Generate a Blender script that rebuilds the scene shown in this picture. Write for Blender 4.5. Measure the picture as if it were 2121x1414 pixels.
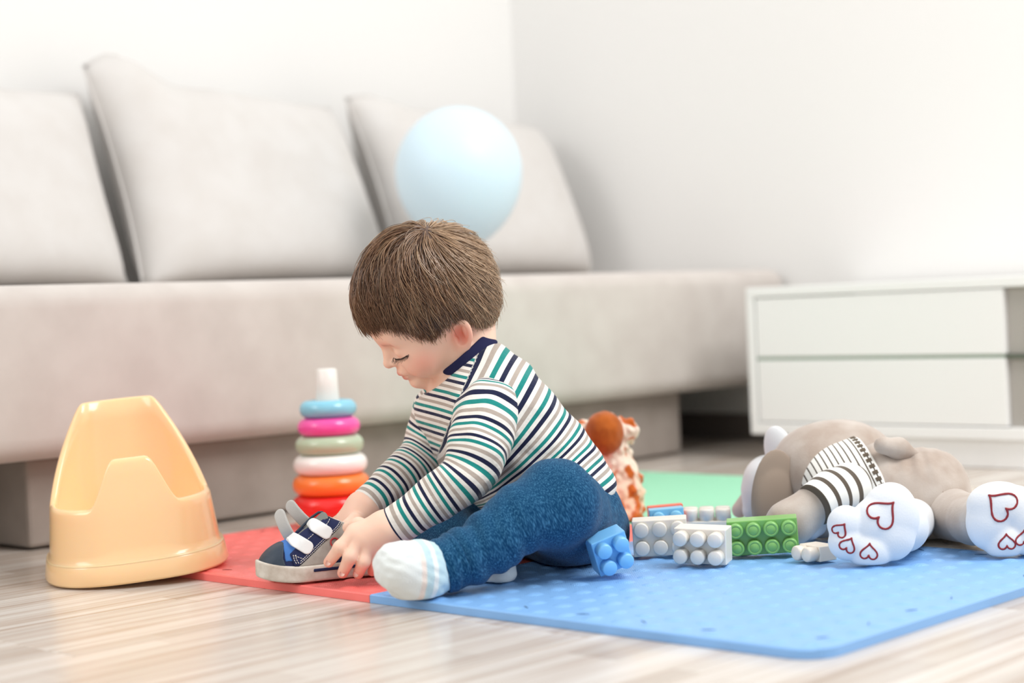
import bpy, bmesh, math, random
import numpy as np
from mathutils import Matrix, Vector
random.seed(7); rng = np.random.default_rng(7)
for o in list(bpy.data.objects): bpy.data.objects.remove(o)
scene = bpy.context.scene; col = scene.collection

# ------------------------------------------------------------------ camera
FPX, PIT, ROLL, CH, YAW = 3507.19, .0200832, .0419562, .328045, .758952
CAM = np.array([0, 0, CH])
_fw = np.array([0, math.cos(PIT), -math.sin(PIT)]); _r = np.array([1., 0, 0]); _u = np.cross(_r, _fw)
c_, s_ = math.cos(ROLL), math.sin(ROLL)
RT = c_*_r - s_*_u; UP = s_*_r + c_*_u; FW = _fw
cam = bpy.data.cameras.new('camera'); co = bpy.data.objects.new('camera', cam); col.objects.link(co)
cam.sensor_width = 36; cam.lens = FPX/2121*36; cam.clip_start = .05
co.matrix_world = Matrix(((RT[0], UP[0], -FW[0], 0), (RT[1], UP[1], -FW[1], 0), (RT[2], UP[2], -FW[2], CH), (0, 0, 0, 1)))
cam.dof.use_dof = True; cam.dof.focus_distance = 2.03; cam.dof.aperture_fstop = 2.6
scene.camera = co
# ------------------------------------------------------------------ light
w = bpy.data.worlds.new('world'); scene.world = w; w.use_nodes = True
bg = w.node_tree.nodes['Background']; bg.inputs[0].default_value = (1.0, .995, .985, 1); bg.inputs[1].default_value = .80
def area(name, loc, target, sx, sy, power, color):
    l = bpy.data.lights.new(name, 'AREA'); l.shape = 'RECTANGLE'; l.size = sx; l.size_y = sy; l.energy = power; l.color = color
    o = bpy.data.objects.new(name, l); col.objects.link(o); o.location = loc
    o.rotation_euler = (Vector(target)-Vector(loc)).to_track_quat('-Z', 'Y').to_euler(); return o
area('window_light_a', (1.7, 1.4, 2.6), (0.1, 2.3, .1), 1.3, 1.5, 66, (1, .99, .975))
area('window_light_b', (-2.6, .9, 1.9), (.1, 2.7, .3), 1.2, 1.4, 22, (1, .975, .95))
scene.view_settings.view_transform = 'Standard'; scene.view_settings.look = 'None'
scene.view_settings.exposure = 0.15; scene.view_settings.gamma = 1; scene.view_settings.use_curve_mapping = False

# ------------------------------------------------------------------ helpers
A3 = np.array([math.sin(YAW), math.cos(YAW), 0.]); N3 = np.array([-math.cos(YAW), math.sin(YAW), 0.])
def RM(a, n, z=0.): return A3*a + N3*n + np.array([0, 0, z])       # room axes: along the sofa, towards the wall
def K(px, py, Y):                                                    # point seen at a photo position, at distance Y
    d = FW + RT*(px-1060.5)/FPX - UP*(py-707)/FPX
    return CAM + d*(Y/d[1])
def tag(o, label=None, cat=None, group=None, kind=None):
    if label: o['label'] = label
    if cat: o['category'] = cat
    if group: o['group'] = group
    if kind: o['kind'] = kind
    return o
def empty(name, loc, rz=0, **k):
    o = bpy.data.objects.new(name, None); col.objects.link(o); o.location = loc; o.rotation_euler = (0, 0, rz)
    o.empty_display_size = .02; tag(o, **k); return o
def put(name, me, mat, parent=None, smooth=None, keep=True):
    if mat and not me.materials: me.materials.append(mat)
    o = bpy.data.objects.new(name, me); col.objects.link(o)
    if smooth is not None: me.shade_smooth() if smooth else me.shade_flat()
    if parent:
        o.parent = parent
        if keep:
            bpy.context.view_layer.update(); o.matrix_parent_inverse = parent.matrix_world.inverted()
    return o
def mesh(name, v, f, uvs=None):
    me = bpy.data.meshes.new(name); me.from_pydata([tuple(map(float, x)) for x in v], [], [tuple(map(int, x)) for x in f]); me.update(); return me
def fastmesh(name, V, F):
    me = bpy.data.meshes.new(name); V = np.asarray(V, np.float32); F = np.asarray(F, np.int32); k = F.shape[1]
    me.vertices.add(len(V)); me.vertices.foreach_set('co', V.ravel())
    me.loops.add(F.size); me.loops.foreach_set('vertex_index', F.ravel())
    me.polygons.add(len(F)); me.polygons.foreach_set('loop_start', np.arange(0, F.size, k, dtype=np.int32))
    me.update(calc_edges=True); me.validate(); return me
def fattr(me, name, vals): a = me.attributes.new(name, 'FLOAT', 'POINT'); a.data.foreach_set('value', np.asarray(vals, np.float32))
def cattr(me, name, rgb):
    a = me.attributes.new(name, 'FLOAT_COLOR', 'POINT'); r = np.ones((len(rgb), 4), np.float32); r[:, :3] = rgb; a.data.foreach_set('color', r.ravel())
def bm_mesh(bm, name): me = bpy.data.meshes.new(name); bm.to_mesh(me); bm.free(); return me
def boxmesh(name, sx, sy, sz, bev=0, seg=2, o=(0, 0, 0)):
    bm = bmesh.new(); bmesh.ops.create_cube(bm, size=1)
    for v in bm.verts: v.co = Vector((v.co.x*sx+o[0], v.co.y*sy+o[1], v.co.z*sz+o[2]))
    if bev: bmesh.ops.bevel(bm, geom=bm.edges[:], offset=bev, segments=seg, profile=.5, affect='EDGES')
    return bm_mesh(bm, name)
def lathe(name, prof, seg=48):
    v = []; f = []; n = len(prof)
    for i in range(seg):
        t = 2*math.pi*i/seg
        for r, z in prof: v.append((r*math.cos(t), r*math.sin(t), z))
    for i in range(seg):
        j = (i+1) % seg
        for k in range(n-1): f.append((i*n+k, j*n+k, j*n+k+1, i*n+k+1))
    me = mesh(name, v, f); bm = bmesh.new(); bm.from_mesh(me); bmesh.ops.remove_doubles(bm, verts=bm.verts, dist=1e-6); bm.to_mesh(me); bm.free(); return me
def tube(name, pts, r, seg=6, closed=False):
    pts = [np.array(q, float) for q in pts]; n = len(pts); v = []; f = []
    rr = r if hasattr(r, '__len__') else [r]*n; up = None
    for i, q in enumerate(pts):
        a = pts[(i-1) % n] if (closed or i) else q; b = pts[(i+1) % n] if (closed or i < n-1) else q
        t = b-a; t /= np.linalg.norm(t)+1e-12
        if up is None: up = np.array([0, 0, 1.]) if abs(t[2]) < .9 else np.array([1., 0, 0])
        s = np.cross(t, up); s /= np.linalg.norm(s)+1e-12; up = np.cross(s, t)
        for k in range(seg):
            th = 2*math.pi*k/seg; v.append(q+(s*math.cos(th)+up*math.sin(th))*rr[i])
    m = n if closed else n-1
    for i in range(m):
        j = (i+1) % n
        for k in range(seg): f.append((i*seg+k, i*seg+(k+1) % seg, j*seg+(k+1) % seg, j*seg+k))
    if not closed: f.append(tuple(range(seg-1, -1, -1))); f.append(tuple((n-1)*seg+k for k in range(seg)))
    return mesh(name, v, f)

# ------------------------------------------------------------------ materials
def mat(name, color, rough=.5, spec=.5, bump=None, sss=0, sssc=(1, .3, .2), var=None, coat=0, sheen=0, trans=0, attr=None, metal=0):
    m = bpy.data.materials.new(name); m.use_nodes = True; nt = m.node_tree; b = nt.nodes['Principled BSDF']
    b.inputs['Base Color'].default_value = (*color, 1); b.inputs['Roughness'].default_value = rough; b.inputs['Specular IOR Level'].default_value = spec
    b.inputs['Coat Weight'].default_value = coat; b.inputs['Sheen Weight'].default_value = sheen; b.inputs['Metallic'].default_value = metal
    b.inputs['Transmission Weight'].default_value = trans
    if sss: b.inputs['Subsurface Weight'].default_value = sss; b.inputs['Subsurface Radius'].default_value = sssc; b.inputs['Subsurface Scale'].default_value = .012
    tc = nt.nodes.new('ShaderNodeTexCoord'); last = None
    if attr:
        at = nt.nodes.new('ShaderNodeAttribute'); at.attribute_name = attr; last = at.outputs['Color']; nt.links.new(last, b.inputs['Base Color'])
    if var:    # (scale, color2, contrast)
        no = nt.nodes.new('ShaderNodeTexNoise'); no.inputs['Scale'].default_value = var[0]; no.inputs['Detail'].default_value = 4
        nt.links.new(tc.outputs['Object'], no.inputs['Vector'])
        mx = nt.nodes.new('ShaderNodeMix'); mx.data_type = 'RGBA'; mr = nt.nodes.new('ShaderNodeMapRange')
        mr.inputs[1].default_value = .5-var[2]; mr.inputs[2].default_value = .5+var[2]
        nt.links.new(no.outputs['Fac'], mr.inputs[0]); nt.links.new(mr.outputs[0], mx.inputs['Factor'])
        mx.inputs['A'].default_value = (*color, 1); mx.inputs['B'].default_value = (*var[1], 1)
        if last: nt.links.new(last, mx.inputs['A'])
        nt.links.new(mx.outputs['Result'], b.inputs['Base Color'])
    if bump:   # (scale, strength, dist)
        no = nt.nodes.new('ShaderNodeTexNoise'); no.inputs['Scale'].default_value = bump[0]; no.inputs['Detail'].default_value = 3
        bp = nt.nodes.new('ShaderNodeBump'); bp.inputs['Strength'].default_value = bump[1]; bp.inputs['Distance'].default_value = bump[2]
        nt.links.new(tc.outputs['Object'], no.inputs['Vector']); nt.links.new(no.outputs['Fac'], bp.inputs['Height']); nt.links.new(bp.outputs['Normal'], b.inputs['Normal'])
    return m
def srgb(r, g, b): return tuple(((x/255)/12.92 if x/255 <= .04045 else ((x/255+.055)/1.055)**2.4) for x in (r, g, b))

# ------------------------------------------------------------------ signed distance modelling
f4 = np.float32
def cap(P, a, b, ra, rb=None):
    rb = ra if rb is None else rb; a = np.asarray(a, f4); ba = np.asarray(b, f4)-a; pa = P-a
    h = np.clip((pa@ba)/max(float(ba@ba), 1e-12), 0, 1); return np.linalg.norm(pa-h[:, None]*ba, axis=1)-(ra+(rb-ra)*h)
def chain(P, pts, rs, k=0.):
    d = None
    for i in range(len(pts)-1):
        e = cap(P, pts[i], pts[i+1], rs[i], rs[i+1]); d = e if d is None else (smin(d, e, k) if k else np.minimum(d, e))
    return d
def ell(P, c, s, R=None):
    q = P-np.asarray(c, f4)
    if R is not None: q = q@np.asarray(R, f4)
    s = np.asarray(s, f4); k0 = np.linalg.norm(q/s, axis=1); k1 = np.linalg.norm(q/(s*s), axis=1); return k0*(k0-1)/np.maximum(k1, 1e-9)
def sph(P, c, r): return np.linalg.norm(P-np.asarray(c, f4), axis=1)-r
def rbox(P, c, s, r, R=None):
    q = P-np.asarray(c, f4)
    if R is not None: q = q@np.asarray(R, f4)
    q = np.abs(q)-np.asarray(s, f4)+r; return np.linalg.norm(np.maximum(q, 0), axis=1)+np.minimum(q.max(1), 0)-r
def smin(a, b, k): h = np.maximum(k-np.abs(a-b), 0)/k; return np.minimum(a, b)-h*h*k*.25
def smax(a, b, k): return -smin(-a, -b, k)
def plane(P, c, n): n = np.asarray(n, f4); n = n/np.linalg.norm(n); return (P-np.asarray(c, f4))@n
class Noise:
    def __init__(s, seed, f, n=9):
        g = np.random.default_rng(seed); d = g.normal(size=(n, 3)); d /= np.linalg.norm(d, axis=1)[:, None]
        s.k = (d*f*g.uniform(.6, 1.5, (n, 1))).astype(f4); s.p = g.uniform(0, 6.28, n).astype(f4); s.n = n
    def __call__(s, P): return np.sin(P@s.k.T+s.p).sum(1)/math.sqrt(s.n)
def surf(name, fn, lo, hi, h, slack=1.0):
    lo = np.asarray(lo, float); hi = np.asarray(hi, float); B = 5
    nb = np.ceil((hi-lo)/(h*B)).astype(int)+1; n = nb*B
    ax = [np.arange(nb[i]) for i in range(3)]; g = np.stack(np.meshgrid(*ax, indexing='ij'), -1).reshape(-1, 3)
    cc = (lo+(g*B+(B-1)/2)*h).astype(f4); dc = fn(cc)
    act = (np.abs(dc) < (B*h*.9+2*h)*slack+h).reshape(nb); sg = np.sign(dc).reshape(nb)
    up = lambda x: x.repeat(B, 0).repeat(B, 1).repeat(B, 2)
    F = up((sg*1e3).astype(f4)); am = up(act); ii = np.argwhere(am); P = (lo+ii*h).astype(f4); vals = np.empty(len(P), f4)
    for i in range(0, len(P), 400000): vals[i:i+400000] = fn(P[i:i+400000])
    F[am] = vals
    ins = F < 0; c8 = [ins[x:n[0]-1+x, y:n[1]-1+y, z:n[2]-1+z] for x in (0, 1) for y in (0, 1) for z in (0, 1)]
    cnt = sum(c.astype(np.int8) for c in c8); mix = (cnt > 0) & (cnt < 8); cells = np.argwhere(mix)
    idx = np.full(mix.shape, -1, np.int32); idx[mix] = np.arange(len(cells))
    acc = np.zeros((len(cells), 3)); num = np.zeros(len(cells)); cor = [(x, y, z) for x in (0, 1) for y in (0, 1) for z in (0, 1)]
    val = [F[cells[:, 0]+x, cells[:, 1]+y, cells[:, 2]+z].astype(float) for x, y, z in cor]
    for i in range(8):
        for j in range(i+1, 8):
            if sum(abs(cor[i][k]-cor[j][k]) for k in range(3)) != 1: continue
            m = (val[i] < 0) != (val[j] < 0); t = np.where(m, val[i]/np.where(m, val[i]-val[j], 1), 0); t = np.clip(t, 0, 1)
            pt = np.array(cor[i])+t[:, None]*(np.array(cor[j])-np.array(cor[i])); acc += pt*m[:, None]; num += m
    V = lo+(cells+acc/num[:, None])*h; Q = []
    for a in range(3):
        b, c = (a+1) % 3, (a+2) % 3; sl0 = [slice(1, -1)]*3; sl1 = [slice(1, -1)]*3; sl0[a] = slice(0, -1); sl1[a] = slice(1, None)
        s0 = ins[tuple(sl0)]; s1 = ins[tuple(sl1)]; e = np.argwhere(s0 != s1); fl = s0[s0 != s1]; e = e+1; e[:, a] -= 1
        if not len(e): continue
        def cell(db, dc_): q = e.copy(); q[:, b] += db; q[:, c] += dc_; return idx[q[:, 0], q[:, 1], q[:, 2]]
        q = np.stack([cell(-1, -1), cell(0, -1), cell(0, 0), cell(-1, 0)], 1); q[~fl] = q[~fl][:, ::-1]; Q.append(q)
    Q = np.concatenate(Q); Q = Q[(Q >= 0).all(1)]
    me = fastmesh(name, V, Q); me.shade_smooth(); return me, V
def softlen(V, line, sig=.007):
    seg = np.diff(line, axis=0); L = np.linalg.norm(seg, axis=1); cum = np.concatenate([[0], np.cumsum(L)]); D = []; T = []
    for i in range(len(seg)):
        t = ((V-line[i])@seg[i])/(L[i]**2); lo_, hi_ = (-50 if i == 0 else 0), (50 if i == len(seg)-1 else 1); t = np.clip(t, lo_, hi_)
        D.append(np.linalg.norm(V-line[i]-t[:, None]*seg[i], axis=1)); T.append(cum[i]+t*L[i])
    D = np.array(D); W = np.exp(-(D-D.min(0))/sig); return (W*np.array(T)).sum(0)/W.sum(0)
def catmull(pts, m=10):
    P = np.array(pts, float); P = np.vstack([2*P[0]-P[1], P, 2*P[-1]-P[-2]]); out = []
    for i in range(1, len(P)-2):
        for t in np.linspace(0, 1, m, endpoint=False):
            a, b, c, d = P[i-1:i+3]; out.append(.5*((2*b)+(-a+c)*t+(2*a-5*b+4*c-d)*t*t+(-a+3*b-3*c+d)*t**3))
    out.append(P[-2]); return np.array(out)
def arclen(V, line):
    seg = np.diff(line, axis=0); L = np.linalg.norm(seg, axis=1); cum = np.concatenate([[0], np.cumsum(L)]); best = np.full(len(V), 1e9); out = np.zeros(len(V))
    for i in range(len(seg)):
        t = ((V-line[i])@seg[i])/(L[i]**2); lo_, hi_ = (-50 if i == 0 else 0), (50 if i == len(seg)-1 else 1); t = np.clip(t, lo_, hi_)
        d = np.linalg.norm(V-line[i]-t[:, None]*seg[i], axis=1); m = d < best; best[m] = d[m]; out[m] = cum[i]+t[m]*L[i]
    return out
# ================================================================== THE ROOM
WALLA, WALLN = 3.21, 3.0
M_wall = mat('white_wall_paint', srgb(232, 231, 229), .8, .3, bump=(60, .05, .002))
def slab(name, a0, a1, n0, n1, z0, z1, m, parent=None, bev=.0, seg=2, smooth=None, **k):
    me = boxmesh(name, a1-a0, n1-n0, z1-z0, bev, seg); o = put(name, me, m, parent, smooth, keep=False)
    if parent:
        bpy.context.view_layer.update(); o.matrix_parent_inverse = parent.matrix_world.inverted()
    o.matrix_basis = Matrix.Translation(RM((a0+a1)/2, (n0+n1)/2, (z0+z1)/2)) @ Matrix.Rotation(math.pi/2-YAW, 4, 'Z')
    tag(o, **k); return o
wb = slab('wall_back', -2.2, WALLA+.1, WALLN, WALLN+.1, 0, 2.5, M_wall); tag(wb, 'plain white wall behind the grey sofa', 'wall', None, 'structure')
wr = slab('wall_right', WALLA, WALLA+.1, -1.2, WALLN, 0, 2.5, M_wall); tag(wr, 'plain white wall behind the low cabinet', 'wall', None, 'structure')
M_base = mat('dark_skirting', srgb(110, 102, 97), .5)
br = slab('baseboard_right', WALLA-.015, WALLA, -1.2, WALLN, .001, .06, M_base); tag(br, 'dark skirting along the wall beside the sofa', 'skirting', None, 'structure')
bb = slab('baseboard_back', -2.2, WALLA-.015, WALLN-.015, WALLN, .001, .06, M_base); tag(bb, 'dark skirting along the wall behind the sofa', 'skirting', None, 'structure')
# floor: laminate boards along the sofa direction
M_sub = mat('floor_underlay', srgb(120, 112, 104), .8)
fl = slab('floor', -2.2, WALLA, -2.0, WALLN, -.06, -.0085, M_sub); tag(fl, 'pale whitewashed laminate floor of long boards', 'floor', None, 'structure')
def wood():
    m = bpy.data.materials.new('whitewashed_laminate'); m.use_nodes = True; nt = m.node_tree; L = nt.links; b = nt.nodes['Principled BSDF']
    b.inputs['Roughness'].default_value = .24; b.inputs['Specular IOR Level'].default_value = .45
    tc = nt.nodes.new('ShaderNodeTexCoord'); oi = nt.nodes.new('ShaderNodeObjectInfo')
    off = nt.nodes.new('ShaderNodeVectorMath'); off.operation = 'ADD'; cmb = nt.nodes.new('ShaderNodeCombineXYZ'); mu = nt.nodes.new('ShaderNodeMath'); mu.operation = 'MULTIPLY'; mu.inputs[1].default_value = 37
    L.new(oi.outputs['Random'], mu.inputs[0]); L.new(mu.outputs[0], cmb.inputs[0]); L.new(mu.outputs[0], cmb.inputs[2]); L.new(tc.outputs['Object'], off.inputs[0]); L.new(cmb.outputs[0], off.inputs[1])
    # three strips across each board, staggered staves
    br_ = nt.nodes.new('ShaderNodeTexBrick'); br_.inputs['Scale'].default_value = 1; br_.inputs['Brick Width'].default_value = .42; br_.inputs['Row Height'].default_value = .0633; br_.inputs['Mortar Size'].default_value = .0004
    br_.offset = .37; br_.inputs['Color1'].default_value = (0, 0, 0, 1); br_.inputs['Color2'].default_value = (1, 1, 1, 1); br_.inputs['Mortar'].default_value = (.1, .1, .1, 1); L.new(off.outputs[0], br_.inputs['Vector'])
    mp = nt.nodes.new('ShaderNodeMapping'); mp.inputs['Scale'].default_value = (1.1, 42, 8); L.new(off.outputs[0], mp.inputs[0])
    ns = nt.nodes.new('ShaderNodeTexNoise'); ns.inputs['Scale'].default_value = 1.6; ns.inputs['Detail'].default_value = 6; ns.inputs['Roughness'].default_value = .62; L.new(mp.outputs[0], ns.inputs['Vector'])
    rp = nt.nodes.new('ShaderNodeValToRGB'); e = rp.color_ramp.elements
    e[0].position = .25; e[0].color = (*srgb(168, 148, 130), 1); e[1].position = .60; e[1].color = (*srgb(218, 212, 205), 1)
    x = rp.color_ramp.elements.new(.43); x.color = (*srgb(202, 190, 179), 1); L.new(ns.outputs['Fac'], rp.inputs[0])
    mx = nt.nodes.new('ShaderNodeMix'); mx.data_type = 'RGBA'; mx.blend_type = 'MULTIPLY'; mx.inputs['Factor'].default_value = .55
    rp2 = nt.nodes.new('ShaderNodeValToRGB'); e2 = rp2.color_ramp.elements; e2[0].color = (*srgb(196, 184, 172), 1); e2[1].color = (1, 1, 1, 1); L.new(br_.outputs['Color'], rp2.inputs[0])
    L.new(rp.outputs[0], mx.inputs['A']); L.new(rp2.outputs[0], mx.inputs['B']); L.new(mx.outputs['Result'], b.inputs['Base Color'])
    return m
bpy.context.view_layer.update(); M_wood = wood(); board = boxmesh('plank', 1.279, .1895, .008, .0006, 1)
nrow = 0; nn = WALLN
while nn > -2.0:
    a = -2.2-(nrow*.47) % 1.28
    while a < WALLA:
        a0, a1 = max(a, -2.2), min(a+1.28, WALLA)
        if a1-a0 > .02:
            o = bpy.data.objects.new('plank', board); col.objects.link(o)
            if not board.materials: board.materials.append(M_wood)
            o.parent = fl; o.matrix_parent_inverse = fl.matrix_world.inverted()
            o.matrix_basis = Matrix.Translation(RM((a0+a1)/2, nn-.095, -.0042)) @ Matrix.Rotation(math.pi/2-YAW, 4, 'Z') @ Matrix.Diagonal(((a1-a0)/1.28, 1, 1, 1))
        a += 1.28
    nn -= .19; nrow += 1

# ================================================================== SOFA
def fabric(name, c1, c2):
    m = mat(name, c1, .9, .15, var=(14, c2, .18), sheen=.2); nt = m.node_tree; b = nt.nodes['Principled BSDF']; tc = nt.nodes.new('ShaderNodeTexCoord'); bp = nt.nodes.new('ShaderNodeBump')
    w1 = nt.nodes.new('ShaderNodeTexNoise'); mp = nt.nodes.new('ShaderNodeMapping'); mp.inputs['Scale'].default_value = (900, 250, 250); nt.links.new(tc.outputs['Object'], mp.inputs[0]); nt.links.new(mp.outputs[0], w1.inputs['Vector']); w1.inputs['Scale'].default_value = 1
    bp.inputs['Strength'].default_value = .25; bp.inputs['Distance'].default_value = .001; nt.links.new(w1.outputs['Fac'], bp.inputs['Height']); nt.links.new(bp.outputs['Normal'], b.inputs['Normal']); return m
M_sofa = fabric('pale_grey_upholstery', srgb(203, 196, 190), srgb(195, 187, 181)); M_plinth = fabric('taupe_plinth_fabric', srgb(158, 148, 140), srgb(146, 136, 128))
sofa = empty('sofa', tuple(RM(2.2, 2.58, 0)), label='armless pale grey fabric sofa standing along the white wall', cat='sofa')
def seatmesh():
    bm = bmesh.new(); bmesh.ops.create_cube(bm, size=1); sx, sy, sz = 3.0, .80, .255
    for v in bm.verts: v.co = Vector((v.co.x*sx, v.co.y*sy, v.co.z*sz))
    bmesh.ops.bevel(bm, geom=bm.edges[:], offset=.035, segments=5, profile=.5, affect='EDGES')
    me = bm_mesh(bm, 'seat'); return me
st = put('seat', seatmesh(), M_sofa, sofa, True, keep=False); bpy.context.view_layer.update(); st.matrix_parent_inverse = sofa.matrix_world.inverted(); st.matrix_basis = Matrix.Translation(RM(1.70, 2.57, .135+.1275)) @ Matrix.Rotation(math.pi/2-YAW, 4, 'Z')
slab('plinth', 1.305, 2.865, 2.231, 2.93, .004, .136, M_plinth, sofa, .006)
def cushion(a0, a1, z0, z1, n0, n1, th, seed, peak=0.):
    nx, nz = 40, 34; nz_ = Noise(seed, 9, 8); v = []; f = []; W, H = a1-a0, z1-z0
    for side in (0, 1):
        for i in range(nx+1):
            for j in range(nz+1):
                s, t = i/nx*2-1, j/nz*2-1
                pin = 1-.055*(1-t*t)*abs(s)**3-.0; pinz = 1-.05*(1-s*s)*abs(t)**3
                x = s*W/2*pin; z = t*H/2*pinz
                if t > 0: z += peak*math.exp(-((s+.78)/.22)**2)*t - .03*t*max(0, s)**1 *(1 if peak else .4)
                prof = (max(0, 1-s**4)*max(0, 1-t**4))**.55; d = th/2*prof
                q = np.array([[x, z, side]], f4); wob = float(nz_(q)[0])*.006*prof
                y = (-d-wob) if side == 0 else d
                lean = (t+1)/2; v.append(RM((a0+a1)/2+x, n0+(n1-n0)*lean+y, (z0+z1)/2+z))
        b = side*(nx+1)*(nz+1)
        for i in range(nx):
            for j in range(nz):
                q = [b+i*(nz+1)+j, b+(i+1)*(nz+1)+j, b+(i+1)*(nz+1)+j+1, b+i*(nz+1)+j+1]; f.append(q if side == 0 else q[::-1])
    me = mesh('cover', v, f); bm = bmesh.new(); bm.from_mesh(me); bmesh.ops.remove_doubles(bm, verts=bm.verts, dist=2e-4); bm.to_mesh(me); bm.free(); me.shade_smooth()
    return me
M_cush = fabric('light_grey_cushion_cover', srgb(211, 208, 205), srgb(206, 202, 198))
for spec, lab in (((1.13, 1.838, .394, .79, 2.74, 2.88, .22, 3, .0), 'pale grey back cushion leftmost on the sofa, cut off by the photo edge'),
                  ((1.842, 2.47, .394, .815, 2.70, 2.87, .23, 5, .05), 'large pale grey back cushion with a raised corner, middle of the sofa'),
                  ((2.49, 3.115, .394, .80, 2.68, 2.84, .22, 8, .02), 'pale grey back cushion behind the balloon, nearest the wall corner')):
    a0, a1, z0, z1, n0, n1 = spec[:6]
    root = empty('sofa_cushion', tuple(RM((a0+a1)/2, n0, z0)), label=lab, cat='cushion', group='back cushions on the sofa')
    put('cover', cushion(*spec), M_cush, root)
    ring = []                                        # sewn edge seam
    for s, t in [(-1+2*k/24, -1) for k in range(24)]+[(1, -1+2*k/20) for k in range(20)]+[(1-2*k/24, 1) for k in range(24)]+[(-1, 1-2*k/20) for k in range(20)]:
        W, H, pk = a1-a0, z1-z0, spec[8]; x = s*W/2*(1-.055*(1-t*t)*abs(s)**3); z = t*H/2*(1-.05*(1-s*s)*abs(t)**3)
        if t > 0: z += pk*math.exp(-((s+.78)/.22)**2)*t - .03*t*max(0, s)*(1 if pk else .4)
        ring.append(RM((a0+a1)/2+x, n0+(n1-n0)*(t+1)/2, (z0+z1)/2+z))
    put('seam', tube('seam', ring, .003, 5, True), M_cush, root, True)

# ================================================================== CABINET
M_cab = mat('white_lacquer', srgb(240, 240, 239), .35, .4); M_niche = mat('grey_niche_panel', srgb(168, 163, 157), .5); M_glass = mat('green_glass_edge', srgb(150, 168, 152), .1, .6)
cab = empty('low_cabinet', tuple(RM(3.0, 1.4, 0)), label='low white sideboard with two wide drawers against the wall', cat='cabinet')
CF = 2.805
slab('top_panel', CF, WALLA-.016, .55, 2.006, .3275, .347, M_cab, cab, .002)
slab('bottom_panel', CF, WALLA-.016, .55, 2.006, .0525, .0755, M_cab, cab, .002)
slab('side_panel', CF, WALLA-.016, 1.988, 2.006, .0755, .3275, M_cab, cab, .001)
slab('plinth', CF+.012, WALLA-.03, .60, 1.86, 0.0005, .0525, M_cab, cab, .001)
for z0, z1 in ((.0775, .2005), (.2075, .3255)):
    d = slab('drawer', CF+.002, WALLA-.03, 1.447, 1.985, z0, z1, M_cab, cab, .0015)
slab('glass_strip', CF+.004, WALLA-.03, 1.449, 1.986, .2010, .2070, M_glass, cab)
slab('glass_shelf', CF+.004, WALLA-.03, .57, 1.446, .2000, .2070, mat('dark_glass_shelf', srgb(95, 105, 92), .15), cab)
slab('niche_panel', CF+.014, CF+.03, .57, 1.446, .0757, .1995, M_niche, cab); slab('niche_panel', CF+.014, CF+.03, .57, 1.446, .2075, .3270, M_niche, cab)
slab('side_panel', CF, WALLA-.016, .55, .568, .0755, .3275, M_cab, cab, .001)

# ================================================================== BALLOON
def balloon():
    Yb = 3.42; c = K(950, 357, Yb); R = 131/FPX*Yb; prof = []
    for i in range(60):
        t = i/59*math.pi; z = math.cos(t); r = math.sin(t)
        if z < 0: r *= 1-.10*z*z; z *= 1.20
        else: z *= 1.03
        prof.append((r*R, z*R))
    zb = -1.20*R; prof = prof[:-3]+[(.006, zb+.002), (.004, zb-.004)]; me = lathe('skin', [(max(a, 0), b) for a, b in prof], 56)
    root = empty('balloon', (c[0], c[1], c[2]+zb-.012), label='pale blue balloon hovering over the sofa seat behind the child', cat='balloon')
    for v in me.vertices: v.co += Vector(c)
    m = mat('pale_blue_latex', srgb(206, 227, 238), .45, .4); nt = m.node_tree; b = nt.nodes['Principled BSDF']; b.inputs['Transmission Weight'].default_value = 0
    b.inputs['Subsurface Weight'].default_value = .6; b.inputs['Subsurface Radius'].default_value = (1, 1, 1); b.inputs['Subsurface Scale'].default_value = .06
    put('skin', me, m, root, True)
    kn = lathe('knot', [(.0, zb+.004), (.005, zb), (.0065, zb-.004), (.004, zb-.009), (.007, zb-.014), (.010, zb-.020), (.0075, zb-.021), (0, zb-.016)], 24)
    for v in kn.vertices: v.co += Vector(c)
    put('knot', kn, m, root, True)
    # string tail lying down to the seat
    z1 = c[2]+zb-.018; pts = [(c[0]+.004*math.sin(i*1.2), c[1], z1+(0.394-z1)*i/7) for i in range(8)]+[(c[0]+.02*i, c[1]+.012*i, .3925) for i in range(1, 6)]
    put('string', tube('string', pts, .001, 5), mat('white_string', (.8, .8, .8), .8), root, True)
balloon()

# ================================================================== FOAM MAT
EU = np.array([math.cos(YAW), -math.sin(YAW), 0]); EV = A3; J0 = np.array([-.173528, 1.916619, 0]); S = .6
def foam(name, c1, ):
    m = mat(name, c1, .5, .6, coat=.5); m.node_tree.nodes['Principled BSDF'].inputs['Coat Roughness'].default_value = .42; nt = m.node_tree; b = nt.nodes['Principled BSDF']; tc = nt.nodes.new('ShaderNodeTexCoord'); bp = nt.nodes.new('ShaderNodeBump')
    wv = nt.nodes.new('ShaderNodeTexWave'); wv.inputs['Scale'].default_value = 90; wv.wave_type = 'BANDS'; wv.bands_direction = 'X'; wv.inputs['Distortion'].default_value = .4
    w2 = nt.nodes.new('ShaderNodeTexWave'); w2.inputs['Scale'].default_value = 90; w2.bands_direction = 'Y'
    mm = nt.nodes.new('ShaderNodeMath'); mm.operation = 'MULTIPLY'; nt.links.new(tc.outputs['Object'], wv.inputs[0]); nt.links.new(tc.outputs['Object'], w2.inputs[0])
    nt.links.new(wv.outputs['Fac'], mm.inputs[0]); nt.links.new(w2.outputs['Fac'], mm.inputs[1]); nt.links.new(mm.outputs[0], bp.inputs['Height']); bp.inputs['Strength'].default_value = .55; bp.inputs['Distance'].default_value = .0008; nt.links.new(bp.outputs['Normal'], b.inputs['Normal']); return m
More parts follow.
